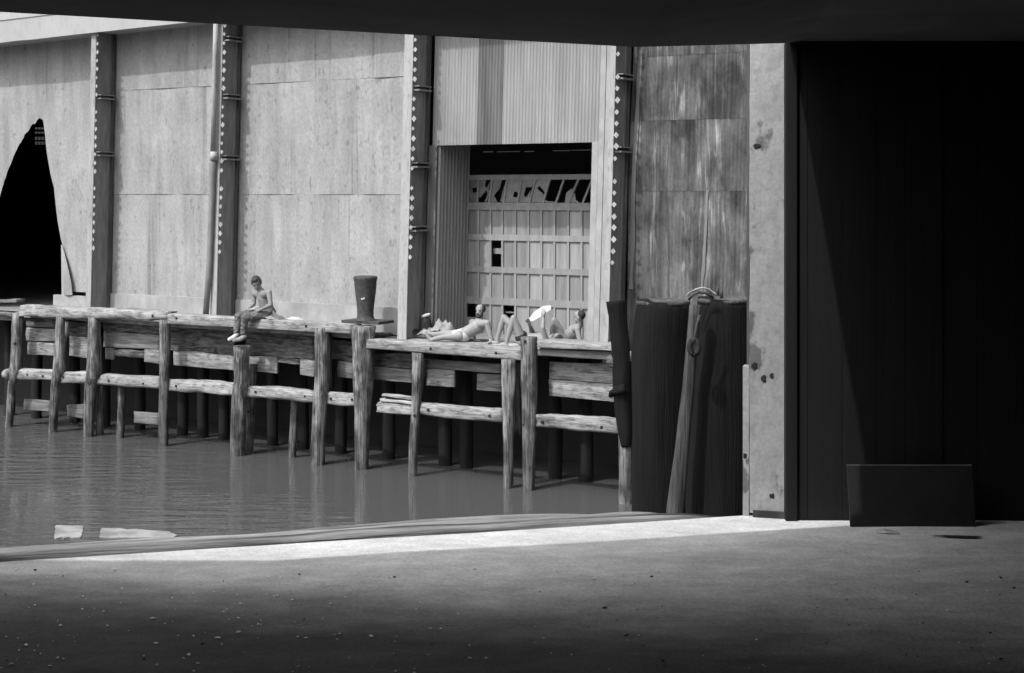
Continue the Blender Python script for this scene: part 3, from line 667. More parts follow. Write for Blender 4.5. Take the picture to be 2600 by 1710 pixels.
for x, y in ((421, 818), (812, 832)): pass
# fascia boards behind the piles
BD = [(66, 832, 866, 141, 837, 868, 'wood_x'), (70, 869, 900, 141, 872, 904, 'wood_x'), (66, 815, 829, 141, 818, 833, 'wood_x_dark'), (176, 852, 903, 226, 858, 910, 'wood_x'),
      (262, 842, 881, 404, 852, 888, 'wood_x_dark'), (264, 818, 841, 404, 826, 851, 'wood_rough'), (268, 884, 913, 288, 886, 915, 'wood_x_dark'), (366, 888, 920, 404, 889, 925, 'wood_x'),
      (432, 842, 888, 594, 850, 902, 'wood_rough'), (440, 889, 928, 594, 899, 941, 'wood_x'), (626, 850, 902, 797, 862, 914, 'wood_rough'), (632, 904, 942, 703, 908, 949, 'wood_x'), (762, 910, 952, 797, 913, 957, 'wood_x'),
      (843, 866, 912, 897, 870, 916, 'wood_rough'), (856, 917, 957, 897, 921, 963, 'wood_x_dark'),
      (60, 1014, 1042, 125, 1019, 1046, 'wood_x_dark'), (170, 1030, 1058, 214, 1026, 1062, 'wood_x_dark'), (340, 1046, 1074, 402, 1050, 1080, 'wood_x_dark')]
BD += [(160, 814, 850, 226, 819, 857, 'wood_rough'), (64, 800, 814, 141, 806, 818, 'wood_rough'), (290, 889, 905, 366, 892, 908, 'wood_rough'), (626, 832, 850, 797, 846, 862, 'wood_rough'), (432, 826, 841, 594, 836, 850, 'wood_rough'), (703, 912, 922, 762, 914, 926, 'wood_rough')]
for b_ in BD: wbeam('board', *b_[:6], .36, .43, M[b_[6]], wh, .016 if b_[6] != 'wood_rough' else .05, None, .12, .03)
# lower platform caps, wales, piles and boards
wbeam('cap_timber', 907, 861, 884, 1321, 884, 916, -.08, .22, M['wood_x'], lw, .012, 46, .14, .03)
wbeam('cap_timber', 1363, 866, 884, 1556, 878, 893, -.10, .45, M['wood_x'], lw, .012, 24, .16, .03)
wbeam('cap_timber', 1366, 885, 905, 1556, 894, 915, -.02, .3, M['wood_x_dark'], lw, .014, 24, .14, .03)
wbeam('wale', 1056, 1023, 1054, 1274, 1039, 1073, .0, .2, M['wood_x'], lw, .03, None, .22, .03)
wbeam('wale', 1350, 1053, 1083, 1572, 1064, 1105, .0, .2, M['wood_x'], lw, .045, None, .22, .03)
# splintered wale
for t0, b0, t1, b1, x0 in ((1000, 1006, 1010, 1018, 972), (1012, 1018, 1022, 1030, 966), (1022, 1028, 1030, 1038, 960), (1026, 1050, 1032, 1054, 957)):
    wbeam('splinter', x0, t0, b0, 1048, t1, b1, .02, .14, M['wood_x'], lw, .02, None, .2, .06)
LP = [([(1046, 1068, 896), (1047, 1067, 960), (1045, 1061, 1040), (1038, 1055, 1130), (1036, 1053, 1205)], 'wood_z', -.02),
      ([(1272, 1301, 912), (1274, 1301, 1000), (1277, 1297, 1110), (1278, 1297, 1237)], 'wood_z', -.04),
      ([(1321, 1353, 856), (1322, 1354, 930), (1324, 1353, 1040), (1327, 1352, 1140), (1327, 1350, 1242)], 'wood_z', .0)]
for x in (985, 1120, 1195, 1400, 1480):
    u_ = uref(x, 1.15) + random.uniform(-.1, .1)
    tube('pile', [(Vector((u_ + .04 * mn.noise(Vector((x, z, 0))), 1.15, z)), .13) for z in (-1.2, -.3, .3, .9, 1.5, 2.28)], M['under'], lw, 18, .15, groove=.1)
for lv, m, w in LP: wpile('pile', lv, M[m], lw, w)
pa, pb = J(1313, 912, .2), J(1312, 1105, .2)
tube('pile', [(pb.lerp(pa, k / 10), .075) for k in range(11)], M['wood_z'], lw, 14, .1)
pa, pb = J(1078, 915, .3), J(1066, 1010, .3)
tube('pile', [(pb.lerp(pa, k / 10), .04) for k in range(11)], M['wood_z_dark'], lw, 12, .1)
BD = [(930, 897, 930, 1046, 904, 938, 'wood_rough'), (940, 931, 962, 1046, 940, 974, 'wood_x_dark'), (1074, 912, 934, 1273, 924, 948, 'wood_x_dark'), (1080, 936, 979, 1153, 941, 984, 'wood_x'),
      (1212, 949, 990, 1274, 953, 996, 'wood_x_dark'), (1395, 919, 962, 1560, 925, 976, 'wood_x'), (1394, 964, 1006, 1560, 977, 1022, 'wood_x')]
for b_ in BD: wbeam('board', *b_[:6], .36, .43, M[b_[6]], lw, .014 if b_[6] != 'wood_rough' else .05, None, .12, .02)
# last pile of the row: tarred above, bare below, leaning
bp_ = wempty('tarred_pile'); tag(bp_, 'leaning pile with tarred black upper half at the end of the low platform', 'pile')
wpile('shaft', [(1570, 1603, 1105), (1572, 1604, 1200), (1571, 1603, 1278)], M['wood_z'], bp_, -.12, .06, thick=0)
pts = [(J((a_ + b_) / 2, y, -.16), (b_ - a_) / F * 24.1 / 2) for a_, b_, y in ((1578, 1602, 1135), (1570, 1606, 1100), (1560, 1602, 1030), (1555, 1600, 990), (1556, 1599, 930), (1552, 1598, 870), (1545, 1592, 800), (1538, 1590, 764))]
pp2 = []
for (p, r), (q, r2) in zip(pts, pts[1:]): pp2 += [(p.lerp(q, k / 4), r + (r2 - r) * k / 4) for k in range(4)]
tube('tarred_top', pp2 + [pts[-1]], M['creosote'], bp_, 18, .16)
pts = [(J(x, y, -.3), r) for x, y, r in ((1548, 1008, .03), (1553, 1000, .06), (1565, 992, .08), (1590, 985, .07))]
tube('knot', pts, M['creosote'], bp_, 12, .3)
pts = [(J(x, y, -.2), r) for x, y, r in ((1545, 905, .05), (1552, 915, .09), (1562, 925, .08), (1568, 935, .04))]
tube('knot', pts, M['wood_rough'], bp_, 12, .3)
# bolts
def bolt(x, y, parent, w=-.06, r=.026):
    p = J(x, y, w); n_ = 10
    o = tube('bolt', [(p + Vector((0, -.004, 0)), r), (p + Vector((0, .05, 0)), r)], M['black'], parent, n_)
for x, y in ((387, 803), (448, 809), (777, 829)): bolt(x, y, wh, -.105 if x > 425 else -.07)
for x, y in ((69, 952), (108, 956), (160, 958), (276, 968), (363, 975), (421, 974), (446, 981), (648, 996), (774, 1007), (839, 1013), (893, 1015)): bolt(x, y, wh, -.012)
for x, y, w in ((36, 873, -.11), (415, 831, -.12), (409, 980, -.12), (806, 857, -.14), (806, 952, -.14), (805, 1030, -.13), (630, 1046, .21)): bolt(x, y, wh, w)
for x, y in ((1093, 886), (1259, 897)): bolt(x, y, lw, -.088)
for x, y in ((1087, 1042), (1243, 1057), (1376, 1073), (1527, 1086)): bolt(x, y, lw, -.012, .03)
for x, y, w in ((1282, 928, -.14), (1284, 1061, -.12), (1330, 1079, -.12), (1052, 1056, -.10), (1333, 868, -.16)): bolt(x, y, lw, w, .03)
# decks: single planks along the wharf
uA, uM, uZ = uref(40, .3), uref(960, .5), uref(2150, .5)
w = .27
while w < 1.05:
    u = uA + random.uniform(-.3, .3)
    while u < uM - .2:
        L = min(random.uniform(2.5, 4.2), uM - u); z = UD + random.uniform(-.006, .006)
        box('deck_plank', u, u + L - .012, w, w + .232, z - .08, z, M['wood_x'], wh); u += L
    w += .24
uN = uref(915, .4); w = .24
while w < 2.3:
    u = uN + random.uniform(-.1, .25)
    while u < uZ - .2:
        L = min(random.uniform(1.6, 3.2), uZ - u); z = LD + random.uniform(-.006, .008)
        box('deck_plank', u, u + L - .015, w, w + .222 + random.uniform(-.01, .004), z - .08, z, M['wood_x'], lw); u += L
    w += .232
box('deck_end', uM, uM + .03, .24, 1.0, 2.2, UD - .03, M['wood_rough'], wh)
# dark bulkhead far in under the deck
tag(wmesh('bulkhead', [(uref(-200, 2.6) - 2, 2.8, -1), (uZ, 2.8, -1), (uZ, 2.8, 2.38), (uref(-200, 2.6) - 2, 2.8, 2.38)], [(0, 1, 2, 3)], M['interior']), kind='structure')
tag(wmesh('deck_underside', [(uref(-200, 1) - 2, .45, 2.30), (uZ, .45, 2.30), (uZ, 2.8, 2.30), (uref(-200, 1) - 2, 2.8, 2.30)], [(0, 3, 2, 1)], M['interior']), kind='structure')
# rubble at the broken left end
dr = wbeam('broken_timber', -30, 764, 772, 42, 760, 768, .5, .75, M['wood_x_dark'], None, .03, 12, .2, .06); dr.location = (P0.x, P0.y, 0); dr.rotation_euler = (0, 0, WROT)
tag(dr, 'dark broken timber lying left of the wharf end below the torn hole', 'timber')
dr = wbeam('broken_timber', -30, 792, 800, 34, 796, 803, .1, .3, M['wood_x_dark'], None, .03, 12, .2, .06); dr.location = (P0.x, P0.y, 0); dr.rotation_euler = (0, 0, WROT)
tag(dr, 'dark timber poking in at the left edge beside the first pile', 'timber')

# ---------------------------------------------------------------- bollard
bu, bs = UW(928, .32); bz = J(928, 818, .3).z
bol = empty('mooring_bollard', world((bu, .32, UD)), WROT); tag(bol, 'rusty iron bollard flaring upward on a flat base plate', 'bollard')
h0 = J(928, 812, .32).z - UD; h1 = J(928, 704, .32).z - UD
prof = [(h0 - .02, .22), (h0, .20), (h0 + .02, .17), (h0 + .07, .155), (h0 + .2, .158), (h0 + .35, .175), (h0 + .55, .20), (h1 - .08, .215), (h1 - .02, .232), (h1 + .01, .225), (h1 + .02, .2)]
tube('post', [((0, 0, z), r) for z, r in prof], M['iron'], bol, 28, .02)
mesh('base_plate', boxv(-.42, .45, -.2, .3, h0 - .065, h0 - .012), BF, M['iron'], bol)
mesh('chip', [(.03, -.19, h0 + .42), (.11, -.165, h0 + .44), (.10, -.168, h0 + .40), (.04, -.188, h0 + .385)], [(0, 3, 2, 1)], M['paper'], bol)

# ---------------------------------------------------------------- thin pale patches lying on the water
def wat(x, y): d = CZ * F / (y - HZ); return Vector(((x - CX) / F * d, d))
for nm, poly, lab in (('water_patch', [(136, 1368), (142, 1336), (212, 1337), (206, 1368)], 'pale square patch lying on the water by the edge timbers'), ('water_patch', [(252, 1368), (256, 1341), (410, 1350), (452, 1359), (440, 1366)], 'long pale pointed patch lying on the water beside the square one')):
    q = [wat(*p) for p in poly]; q = [a_.lerp(b_, f / 7) + Vector((.05 * mn.noise(Vector((a_.x * 9, f, 1))), .09 * mn.noise(Vector((a_.y * 9, f, 5))))) for a_, b_ in zip(q, q[1:] + q[:1]) for f in range(7)]; c = sum(q, Vector((0, 0))) / len(q); k = len(q)
    vs = [(p.x - c.x, p.y - c.y, .0) for p in q] + [(p.x - c.x, p.y - c.y, .012) for p in q]
    o = mesh(nm, vs, [tuple(reversed(range(k))), tuple(range(k, 2 * k))] + [(i, (i + 1) % k, (i + 1) % k + k, i + k) for i in range(k)], M['pale_patch']); o.location = (c.x, c.y, 0)
    tag(o, lab, 'board')

# ================================================================ PEOPLE
def sph(vs, fs, c, r, scale=(1, 1, 1), rot=None, nu=12, nv=8):
    k = len(vs); c = Vector(c)
    for j in range(nv + 1):
        ph = math.pi * j / nv
        for i in range(nu):
            th = 2 * math.pi * i / nu
            p = Vector((math.sin(ph) * math.cos(th) * scale[0], math.sin(ph) * math.sin(th) * scale[1], math.cos(ph) * scale[2])) * r
            if rot is not None: p = rot @ p
            vs.append(c + p)
    for j in range(nv):
        for i in range(nu):
            i2 = (i + 1) % nu; fs.append((k + j * nu + i, k + (j + 1) * nu + i, k + (j + 1) * nu + i2, k + j * nu + i2))
def chain(vs, fs, pts):
    for p, r in pts: sph(vs, fs, p, r)
    for (p, r), (q, r2) in zip(pts, pts[1:]):
        p, q = Vector(p), Vector(q); d = q - p
        if d.length < 1e-5: continue
        d.normalize(); a = Vector((1, 0, 0)) if abs(d.x) < .8 else Vector((0, 1, 0)); e1 = d.cross(a).normalized(); e2 = d.cross(e1); k = len(vs); n_ = 14
        for c, rr in ((p, r), (q, r2)):
            for i in range(n_):
                th = 2 * math.pi * i / n_; vs.append(c + (e1 * math.cos(th) + e2 * math.sin(th)) * rr)
        for i in range(n_): i2 = (i + 1) % n_; fs.append((k + i, k + i2, k + n_ + i2, k + n_ + i))
        fs.append(tuple(k + i for i in reversed(range(n_)))); fs.append(tuple(k + n_ + i for i in range(n_)))
def blob(name, m, parent, chains=(), balls=(), voxel=.009, it=5, wr=0.0):
    vs, fs = [], []
    for c in chains: chain(vs, fs, c)
    for b_ in balls: sph(vs, fs, *b_)
    o = mesh(name, vs, fs, m, None, True)
    r = o.modifiers.new('r', 'REMESH'); r.mode = 'VOXEL'; r.voxel_size = voxel; r.use_smooth_shade = True
    s = o.modifiers.new('s', 'SMOOTH'); s.factor = .5; s.iterations = it
    dg = bpy.context.evaluated_depsgraph_get(); me = bpy.data.meshes.new_from_object(o.evaluated_get(dg))
    o.modifiers.clear(); old = o.data; o.data = me; bpy.data.meshes.remove(old)
    if wr:
        for v in me.vertices: v.co += v.normal * wr * (mn.noise(v.co * 16) + .6 * mn.noise(v.co * 34))
    if not me.materials: me.materials.append(m)
    for p in me.polygons: p.use_smooth = True
    o.parent = parent
    return o
def hand(w, f, side, curl, s=1.0):
    """chains for a hand: wrist w, pointing f, thumb towards side, fingers curl towards curl"""
    w, f, side, curl = Vector(w), Vector(f).normalized(), Vector(side).normalized(), Vector(curl).normalized()
    out = [[(w, .026 * s), (w + f * .05 * s, .030 * s), (w + f * .08 * s + side * .012, .027 * s)], [(w + f * .07 * s - side * .018, .024 * s), (w + f * .045 * s, .028 * s)]]
    for k, (o_, l) in enumerate(((.033, .085), (.011, .095), (-.011, .088), (-.032, .068))):
        b0 = w + f * .085 * s + side * o_ * s; k1 = b0 + (f * .85 + curl * .35) * l * .5 * s; k2 = k1 + (f * .35 + curl * .85) * l * .5 * s
        out.append([(b0, .0105 * s), (k1, .0098 * s), (k2, .0085 * s)])
    t0 = w + f * .03 * s + side * .028 * s; t1 = t0 + (f * .5 + side * .7 + curl * .2) * .042 * s; t2 = t1 + (f * .8 + side * .2 + curl * .35) * .032 * s
    out.append([(t0, .015 * s), (t1, .012 * s), (t2, .010 * s)])
    return out
def head(c, fwd, up, s=1.0):
    """ball list for a head: centre c, looking fwd"""
    f = Vector(fwd).normalized(); u = Vector(up); u = (u - f * u.dot(f)).normalized(); l = u.cross(f)
    rot = Matrix((f, l, u)).transposed()
    P = lambda a_, b_, d_: Vector(c) + (f * a_ + l * b_ + u * d_) * s
    B = [(P(-.012, 0, .03), .1 * s, (.98, .78, .92), rot), (P(.022, 0, -.035), .075 * s, (.92, .82, 1.0), rot), (P(.050, 0, -.085), .038 * s, (.85, 1.0, .75), rot),
         (P(.092, 0, -.018), .017 * s, (.9, .7, 1.4), rot), (P(.100, 0, -.034), .013 * s, (1, 1, .8), rot), (P(.072, 0, .022), .028 * s, (.6, 1.7, .4), rot), (P(.086, 0, -.062), .014 * s, (.7, 1.7, .45), rot)]
    for sd in (-1, 1): B.append((P(-.01, sd * .078, -.008), .026 * s, (.7, .35, 1.15), rot))
    return B, P, rot
def person(label, group=None):
    r = wempty('person'); tag(r, label, 'person'); return r
def eyes(par, P, s=1.0):
    for sd in (-1, 1):
        vs, fs = [], []; sph(vs, fs, P(.073, sd * .031, .006), .0125 * s); mesh('eye', vs, fs, M['hair'], par, True)

# --- 1: young man sitting on the upper cap timber, jeans, bare chest
A = person('shirtless young man in jeans sitting on the wharf edge with legs hanging')
n1 = Vector((0, 0, 0))
hip = J(681, 798, .16); hipn = J(678, 799, .04); hipf = J(676, 796, .27)
chest = J(672, 757, .13); neck = J(662, 741, .07); hc = J(652, 721, .0)
shn = J(683, 744, -.04); shf = J(645, 746, .26)
eln = J(687, 775, -.10); wrn = J(660, 788, -.13); elf = J(645, 772, .22); wrf = J(626, 789, .02)
hb, HP, hr = head(hc, (.50, -.80, -.42), (-.15, -.30, 1), 1.12)
body = blob('body', M['skin_tan'], A,
    [[(hip, .14), (hip.lerp(chest, .5), .135), (chest, .15)], [(chest, .14), (neck, .08)], [(neck, .062), (hc, .06)], [(shn, .062), (chest + Vector((0, -.05, .06)), .095), (shf, .062)],
     [(shn, .060), (shn.lerp(eln, .5), .05), (eln, .042), (eln.lerp(wrn, .4), .042), (wrn, .029)], [(shf, .06), (elf, .042), (elf.lerp(wrf, .4), .04), (wrf, .028)]]
    + hand(wrn, wrn - eln, (-.2, -.2, .9), (-.6, .6, -.4)) + hand(wrf, wrf - elf, (.5, -.2, .8), (-.3, -.3, -.8)), hb)
eyes(body, HP, 1.06)
hairb = [(HP(-.03, 0, .055), .112, (1.0, .86, .86), hr), (HP(-.06, 0, -.005), .092, (.75, .95, 1.0), hr), (HP(.03, 0, .095), .06, (1.0, 1.2, .6), hr), (HP(-.01, .065, .035), .055, (.9, .6, 1.0), hr), (HP(-.01, -.065, .035), .055, (.9, .6, 1.0), hr)]
blob('hair', M['hair'], A, (), hairb, .01, 2, .012)
knn, knf = J(622, 806, -.26), J(606, 803, -.16); ann, anf = J(619, 852, -.24), J(601, 847, -.20)
blob('jeans', M['denim'], A, [[(hip + Vector((0, .02, .03)), .142), (hipn, .12), (hipn.lerp(knn, .5), .098), (knn, .078), (knn.lerp(ann, .4), .070), (ann + Vector((0, 0, .03)), .062)],
                              [(hip, .14), (hipf, .11), (hipf.lerp(knf, .5), .095), (knf, .078), (knf.lerp(anf, .4), .070), (anf + Vector((0, 0, .03)), .062)]], (), .011, 5, .016)
blob('shoe', M['mid_cloth'], A, [[(ann + Vector((.02, .0, -.02)), .052), (ann + Vector((-.05, -.03, -.07)), .05), (ann + Vector((-.2, -.06, -.11)), .036)]], (), .01, 3)
blob('shoe', M['white_cloth'], A, [[(anf + Vector((.01, 0, -.02)), .05), (anf + Vector((-.03, -.03, -.07)), .05), (anf + Vector((-.12, -.08, -.12)), .038)]], (), .01, 3)
pc = J(648, 786, .02)
pd = mesh('sketch_pad', [pc + Vector(v) for v in ((-.12, -.10, -.01), (.10, -.12, .03), (.11, .06, .06), (-.11, .08, .02), (-.12, -.10, -.0), (.10, -.12, .04), (.11, .06, .07), (-.11, .08, .03))], BF, M['paper'])
pd.location = (P0.x, P0.y, 0); pd.rotation_euler = (0, 0, WROT); tag(pd, 'white sheet resting on the lap of the man in jeans', 'paper')
def heap(name, pts, m, label, cat, w, n_=16, h=.06, seed=0.0):
    """crumpled cloth: fan of folds; pts = outline in image columns/rows"""
    us_ = [J(x, y, w) for x, y in pts]; c = sum(us_, Vector((0, 0, 0))) / len(us_)
    vs, fs = [], []; K = 7
    ul, ur = min(p.x for p in us_), max(p.x for p in us_); zb = min(p.z for p in us_); zt = max(p.z for p in us_)
    for j in range(K + 1):
        for i in range(n_ + 1):
            u = ul + (ur - ul) * i / n_; f = j / K; ww = w - .12 + .34 * f
            env = math.sin(math.pi * min(1, max(0, (i / n_) * .96 + .02))) ** .6 * math.sin(math.pi * (f * .9 + .06)) ** .7
            z = zb + (zt - zb) * env * (.55 + .75 * abs(mn.noise(Vector((u * 9 + seed, ww * 8, seed)))) + .3 * mn.noise(Vector((u * 22, ww * 16, seed))))
            vs.append((u + .03 * mn.noise(Vector((u * 6, ww * 9, 3 + seed))), ww + .03 * mn.noise(Vector((u * 8, f * 5, 9 + seed))), z))
    for j in range(K):
        for i in range(n_): k = j * (n_ + 1) + i; fs.append((k, k + 1, k + n_ + 2, k + n_ + 1))
    o = wmesh(name, vs, fs, m, True); tag(o, label, cat); return o
heap('jacket', [(658, 812), (710, 788)], M['mid_cloth'], 'crumpled jacket lying on the wharf edge behind the sitting man', 'jacket', .05, 16, .06, 1.0)
heap('cloth', [(708, 816), (765, 805)], M['white_cloth'], 'flat pale cloth on the wharf between jacket and bollard', 'cloth', .3, 16, .06, 4.0)

# --- 2: bearded man reclining on his elbows in white trunks
B_ = person('bearded man in white trunks reclining on his elbows on the low platform')
dk = LD
hc = J(1219, 790, .72); neck = J(1217, 813, .70); shl = J(1199, 819, .88); shr = J(1237, 821, .58); chest = J(1212, 830, .71); pel = J(1174, 852, .62)
elr = J(1249, 848, .60); elr.z = dk + .05; wrr = J(1236, 858, .45); wrr.z = dk + .035; ell = J(1203, 846, .95); ell.z = dk + .05; wrl = J(1190, 848, .84); wrl.z = dk + .04
hb, HP, hr = head(hc, (.02, -1, .02), (0, .1, 1), 1.0)
hpf, hpn = pel + Vector((0, .09, .01)), pel + Vector((0, -.08, .0))
kf = J(1118, 848, .74); af = J(1045, 855, .74); af.z = dk + .055; kn = J(1128, 857, .46); kn.z = max(kn.z, dk + .11); an = J(1094, 861, .34); an.z = dk + .055
body = blob('body', M['skin'], B_,
    [[(pel, .125), (pel.lerp(chest, .5), .118), (chest, .138)], [(chest, .12), (neck, .068)], [(neck, .058), (hc, .058)], [(shl, .062), (chest + Vector((0, 0, .05)), .09), (shr, .062)],
     [(shr, .058), (elr, .042), (elr.lerp(wrr, .4), .04), (wrr, .028)], [(shl, .058), (ell, .042), (wrl, .028)],
     [(hpf, .098), (hpf.lerp(kf, .5), .080), (kf, .058), (kf.lerp(af, .4), .056), (af, .036)], [(hpn, .098), (hpn.lerp(kn, .5), .080), (kn, .058), (kn.lerp(an, .4), .054), (an, .036)],
     [(af + Vector((0, 0, -.015)), .036), (af + Vector((-.07, -.01, .06)), .034), (af + Vector((-.10, -.015, .15)), .026)], [(an + Vector((.02, 0, -.015)), .036), (an + Vector((-.05, -.01, .05)), .034), (an + Vector((-.10, -.02, .14)), .026)]]
    + hand(wrr, wrr - elr, (.8, .2, .1), (-.3, -.4, -.3)) + hand(wrl, wrl - ell, (-.8, .2, .1), (-.3, -.4, -.3)), hb)
eyes(body, HP)
blob('hair', M['hair'], B_, (), [(HP(-.04, 0, .035), .098, (.85, .92, .9), hr), (HP(-.005, .066, .035), .05, (1, .6, 1.2), hr), (HP(-.005, -.066, .035), .05, (1, .6, 1.2), hr), (HP(-.01, .06, .085), .035, (1, .7, 1), hr), (HP(-.01, -.06, .085), .035, (1, .7, 1), hr)], .009, 1)
blob('beard', M['hair'], B_, (), [(HP(.055, 0, -.095), .052, (.9, 1.15, .8), hr), (HP(.025, .052, -.06), .042, (1, .6, 1.3), hr), (HP(.025, -.052, -.06), .042, (1, .6, 1.3), hr), (HP(.088, 0, -.050), .02, (.6, 1.9, .4), hr)], .008, 1)
blob('trunks', M['white_cloth'], B_, [[(pel + Vector((.04, 0, .0)), .128), (pel, .135), (hpf + Vector((-.09, 0, 0)), .104)], [(pel, .135), (hpn + Vector((-.09, 0, 0)), .104)]], (), .011, 4)

# --- 3: person lying on the back with knees up, reading
C_ = person('person lying with bent knees holding up a white newspaper on the low platform')
k1, k2 = J(1279, 806, .62), J(1304, 808, .42); a1, a2 = J(1261, 860, .60), J(1285, 862, .38)
for q in (a1, a2): q.z = dk + .06
pel = J(1330, 856, .62); pel.z = dk + .12; chest = J(1372, 850, .70); chest.z = dk + .15; neck = J(1394, 848, .74); neck.z = dk + .16; hc = J(1410, 846, .78); hc.z = dk + .17
shn, shf = J(1386, 848, .52), J(1384, 846, .92); shn.z = dk + .17; shf.z = dk + .18
eln, wrn = J(1378, 833, .44), J(1380, 808, .50); elf, wrf = J(1338, 838, .70), J(1343, 822, .60)
elf = J(1352, 842, .86)
hb, HP, hr = head(hc, (-.35, 0, .9), (1, 0, .2), 1.0)
body = blob('body', M['skin'], C_,
    [[(pel, .12), (pel.lerp(chest, .5), .112), (chest, .13)], [(chest, .115), (neck, .065), (hc, .058)], [(shn, .06), (chest, .1), (shf, .06)],
     [(shn, .055), (eln, .04), (eln.lerp(wrn, .4), .038), (wrn, .027)], [(shf, .055), (elf, .04), (elf.lerp(wrf, .4), .038), (wrf, .027)],
     [(pel + Vector((0, .07, 0)), .1), ((pel + Vector((0, .07, 0))).lerp(k1, .5), .080), (k1, .058), (k1.lerp(a1, .35), .056), (a1, .036)], [(pel + Vector((0, -.07, 0)), .1), ((pel + Vector((0, -.07, 0))).lerp(k2, .5), .080), (k2, .058), (k2.lerp(a2, .35), .056), (a2, .036)],
     [(a1 + Vector((.02, 0, -.02)), .035), (a1 + Vector((-.06, -.02, -.015)), .036), (a1 + Vector((-.17, -.05, -.035)), .024)], [(a2 + Vector((.02, 0, -.02)), .035), (a2 + Vector((-.06, -.02, -.015)), .036), (a2 + Vector((-.17, -.05, -.035)), .024)]]
    + hand(wrn, (0, 0, 1), (-.6, .2, .1), (-.3, .8, .3)) + hand(wrf, wrf - elf, (.6, .2, .1), (.3, -.5, .3)), hb)
blob('hair', M['hair'], C_, (), [(HP(-.03, 0, .05), .1, (.9, .86, .9), hr)], .01, 2)
blob('trunks', M['dark_cloth'], C_, [[(pel + Vector((.05, 0, 0)), .122), (pel, .128), (pel.lerp(k1, .15) + Vector((0, .06, 0)), .106)], [(pel, .128), (pel.lerp(k2, .15) + Vector((0, -.06, 0)), .106)]], (), .011, 4)
vs, fs = [], []; NU, NW = 16, 6        # open sheet bowed over its length
for q in range(NW + 1):
    for i in range(NU + 1):
        f = i / NU; x = 1338 + 61 * f; yt = 814 - 36 * f - 13 * math.sin(math.pi * f * .95); yb = 822 - 36 * f + 3 * math.sin(math.pi * f)
        g_ = q / NW; p = J(x, yb + (yt - yb) * g_, .50 + .05 * f + .16 * g_); p.z += .012 * mn.noise(Vector((f * 5, g_ * 4, 1))); vs.append(p)
for q in range(NW):
    for i in range(NU): k = q * (NU + 1) + i; fs.append((k, k + 1, k + NU + 2, k + NU + 1))
npz = wmesh('newspaper', vs, fs, M['paper'], True); tag(npz, 'open white newspaper held up by the person lying down', 'newspaper')

# --- 4: person at the right, head turned left, knees up
D_ = person('short haired person leaning back at the right end of the low platform, one knee raised')
kz = J(1407, 814, 1.0); az = J(1398, 853, .95); az.z = dk + .06; pel = J(1432, 852, 1.12); pel.z = dk + .12
chest = J(1458, 842, 1.15); neck = J(1471, 826, 1.15); hc = J(1470, 806, 1.12); shn = J(1466, 836, .95); shf = J(1462, 832, 1.34); eln = J(1474, 852, .92); eln.z = dk + .08; wrn = J(1456, 854, .84); wrn.z = dk + .04
k2 = J(1404, 845, 1.3); k2.z = dk + .2; a2 = J(1378, 850, 1.4); a2.z = dk + .06
hb, HP, hr = head(hc, (-.95, -.25, -.05), (.05, 0, 1), 1.0)
body = blob('body', M['skin'], D_,
    [[(pel, .12), (pel.lerp(chest, .5), .112), (chest, .13)], [(chest, .115), (neck, .062), (hc, .058)], [(shn, .06), (chest + Vector((.02, 0, .04)), .09), (shf, .06)],
     [(shn, .056), (eln, .041), (eln.lerp(wrn, .4), .038), (wrn, .027)], [(shf, .056), (shf + Vector((.05, .05, -.2)), .04), (shf + Vector((-.1, .03, -.26)), .028)],
     [(pel + Vector((0, -.07, 0)), .1), (pel.lerp(kz, .5), .08), (kz, .058), (kz.lerp(az, .35), .055), (az, .036), (az + Vector((-.15, -.02, -.03)), .026)], [(pel + Vector((0, .07, 0)), .1), (k2, .058), (a2, .036), (a2 + Vector((-.14, 0, -.03)), .026)]]
    + hand(wrn, wrn - eln, (.2, -.8, .1), (-.2, -.1, -.6)), hb)
eyes(body, HP)
blob('hair', M['hair'], D_, (), [(HP(-.04, 0, .045), .098, (.92, .88, .86), hr), (HP(-.06, 0, .0), .06, (.7, 1, .8), hr)], .01, 2)
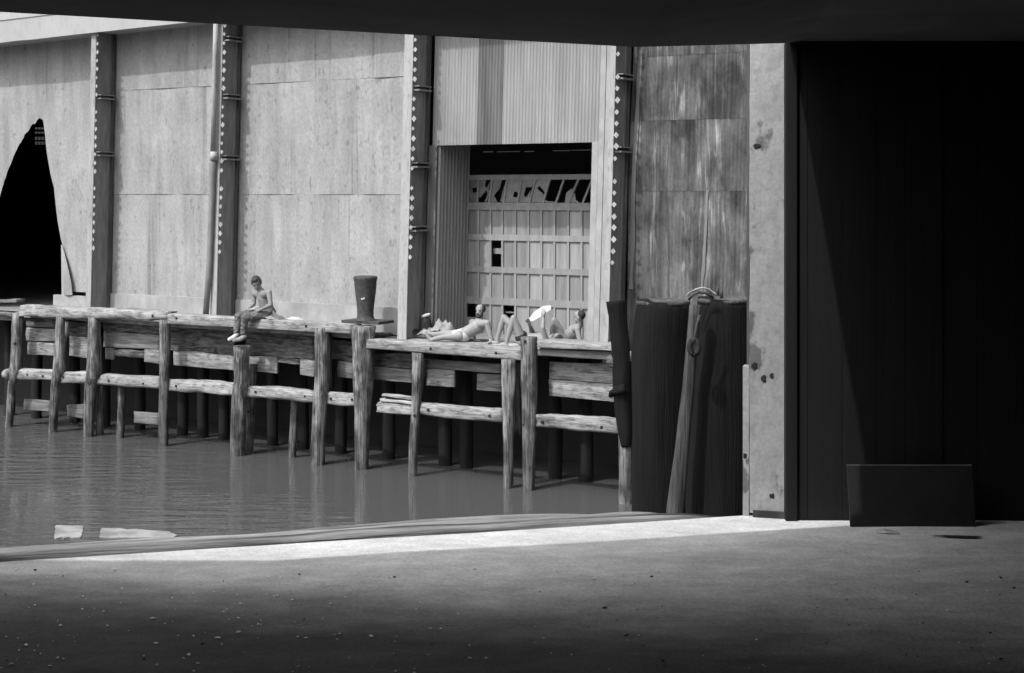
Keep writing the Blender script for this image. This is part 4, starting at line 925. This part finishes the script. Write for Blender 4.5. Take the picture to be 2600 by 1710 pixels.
blob('trunks', M['mid_cloth'], D_, [[(pel + Vector((.05, 0, 0)), .122), (pel, .128), (pel.lerp(kz, .15), .112)]], (), .011, 4)

# --- belongings on the platform
heap('clothes_pile', [(1062, 852), (1112, 826)], M['mid_cloth'], 'heap of crumpled clothes behind the bearded man legs', 'clothes', .78, 18, .1, 2.0)
heap('clothes_pile', [(1092, 846), (1150, 806)], M['mid_cloth'], 'taller heap of bags and clothes beside the recessed doorway', 'clothes', .82, 18, .2, 7.0)
heap('dark_bundle', [(1028, 846), (1060, 826)], M['dark_cloth'], 'dark bundle at the step beside the bathing platform', 'bundle', .72, 14, .1, 3.0)
p = J(1083, 842, .85)
bg_ = wempty('dark_bag'); tag(bg_, 'upright dark bag with a white cloth on top near the corrugated recess', 'bag')
blob('sack', M['dark_cloth'], bg_, [[(Vector((p.x, 0.85, LD + .12)), .115), (Vector((p.x, 0.85, LD + .33)), .09)]], (), .015, 3)
blob('cloth', M['white_cloth'], bg_, [[(Vector((p.x - .06, 0.82, LD + .43)), .03), (Vector((p.x + .02, 0.8, LD + .455)), .035), (Vector((p.x + .09, 0.82, LD + .48)), .022)]], (), .01, 3)
# mats under the bathers
for i, (xa, xb, wa, wb_, lab, mt) in enumerate(((1062, 1262, .42, 1.25, 'thin striped mat under the bearded man', 'mid_cloth'), (1270, 1400, .3, 1.0, 'pale towel under the person with the newspaper', 'white_cloth'), (1372, 1490, .85, 1.5, 'grey towel under the person at the right end', 'mid_cloth'))):
    u0, u1 = uref(xa, .8), uref(xb, .8); vs, fs = [], []; n_ = 24
    for j in range(7):
        for q in range(n_ + 1):
            u = u0 + (u1 - u0) * q / n_; w = wa + (wb_ - wa) * j / 6; vs.append((u + .02 * mn.noise(Vector((w * 4, i, 0))), w, LD + .022 + .014 * mn.noise(Vector((u * 4, w * 6, i)))))
    for j in range(6):
        for q in range(n_): k = j * (n_ + 1) + q; fs.append((k, k + 1, k + n_ + 2, k + n_ + 1))
    tag(wmesh('beach_mat' if i == 0 else 'towel', vs, fs, M[mt], True), lab, 'towel')
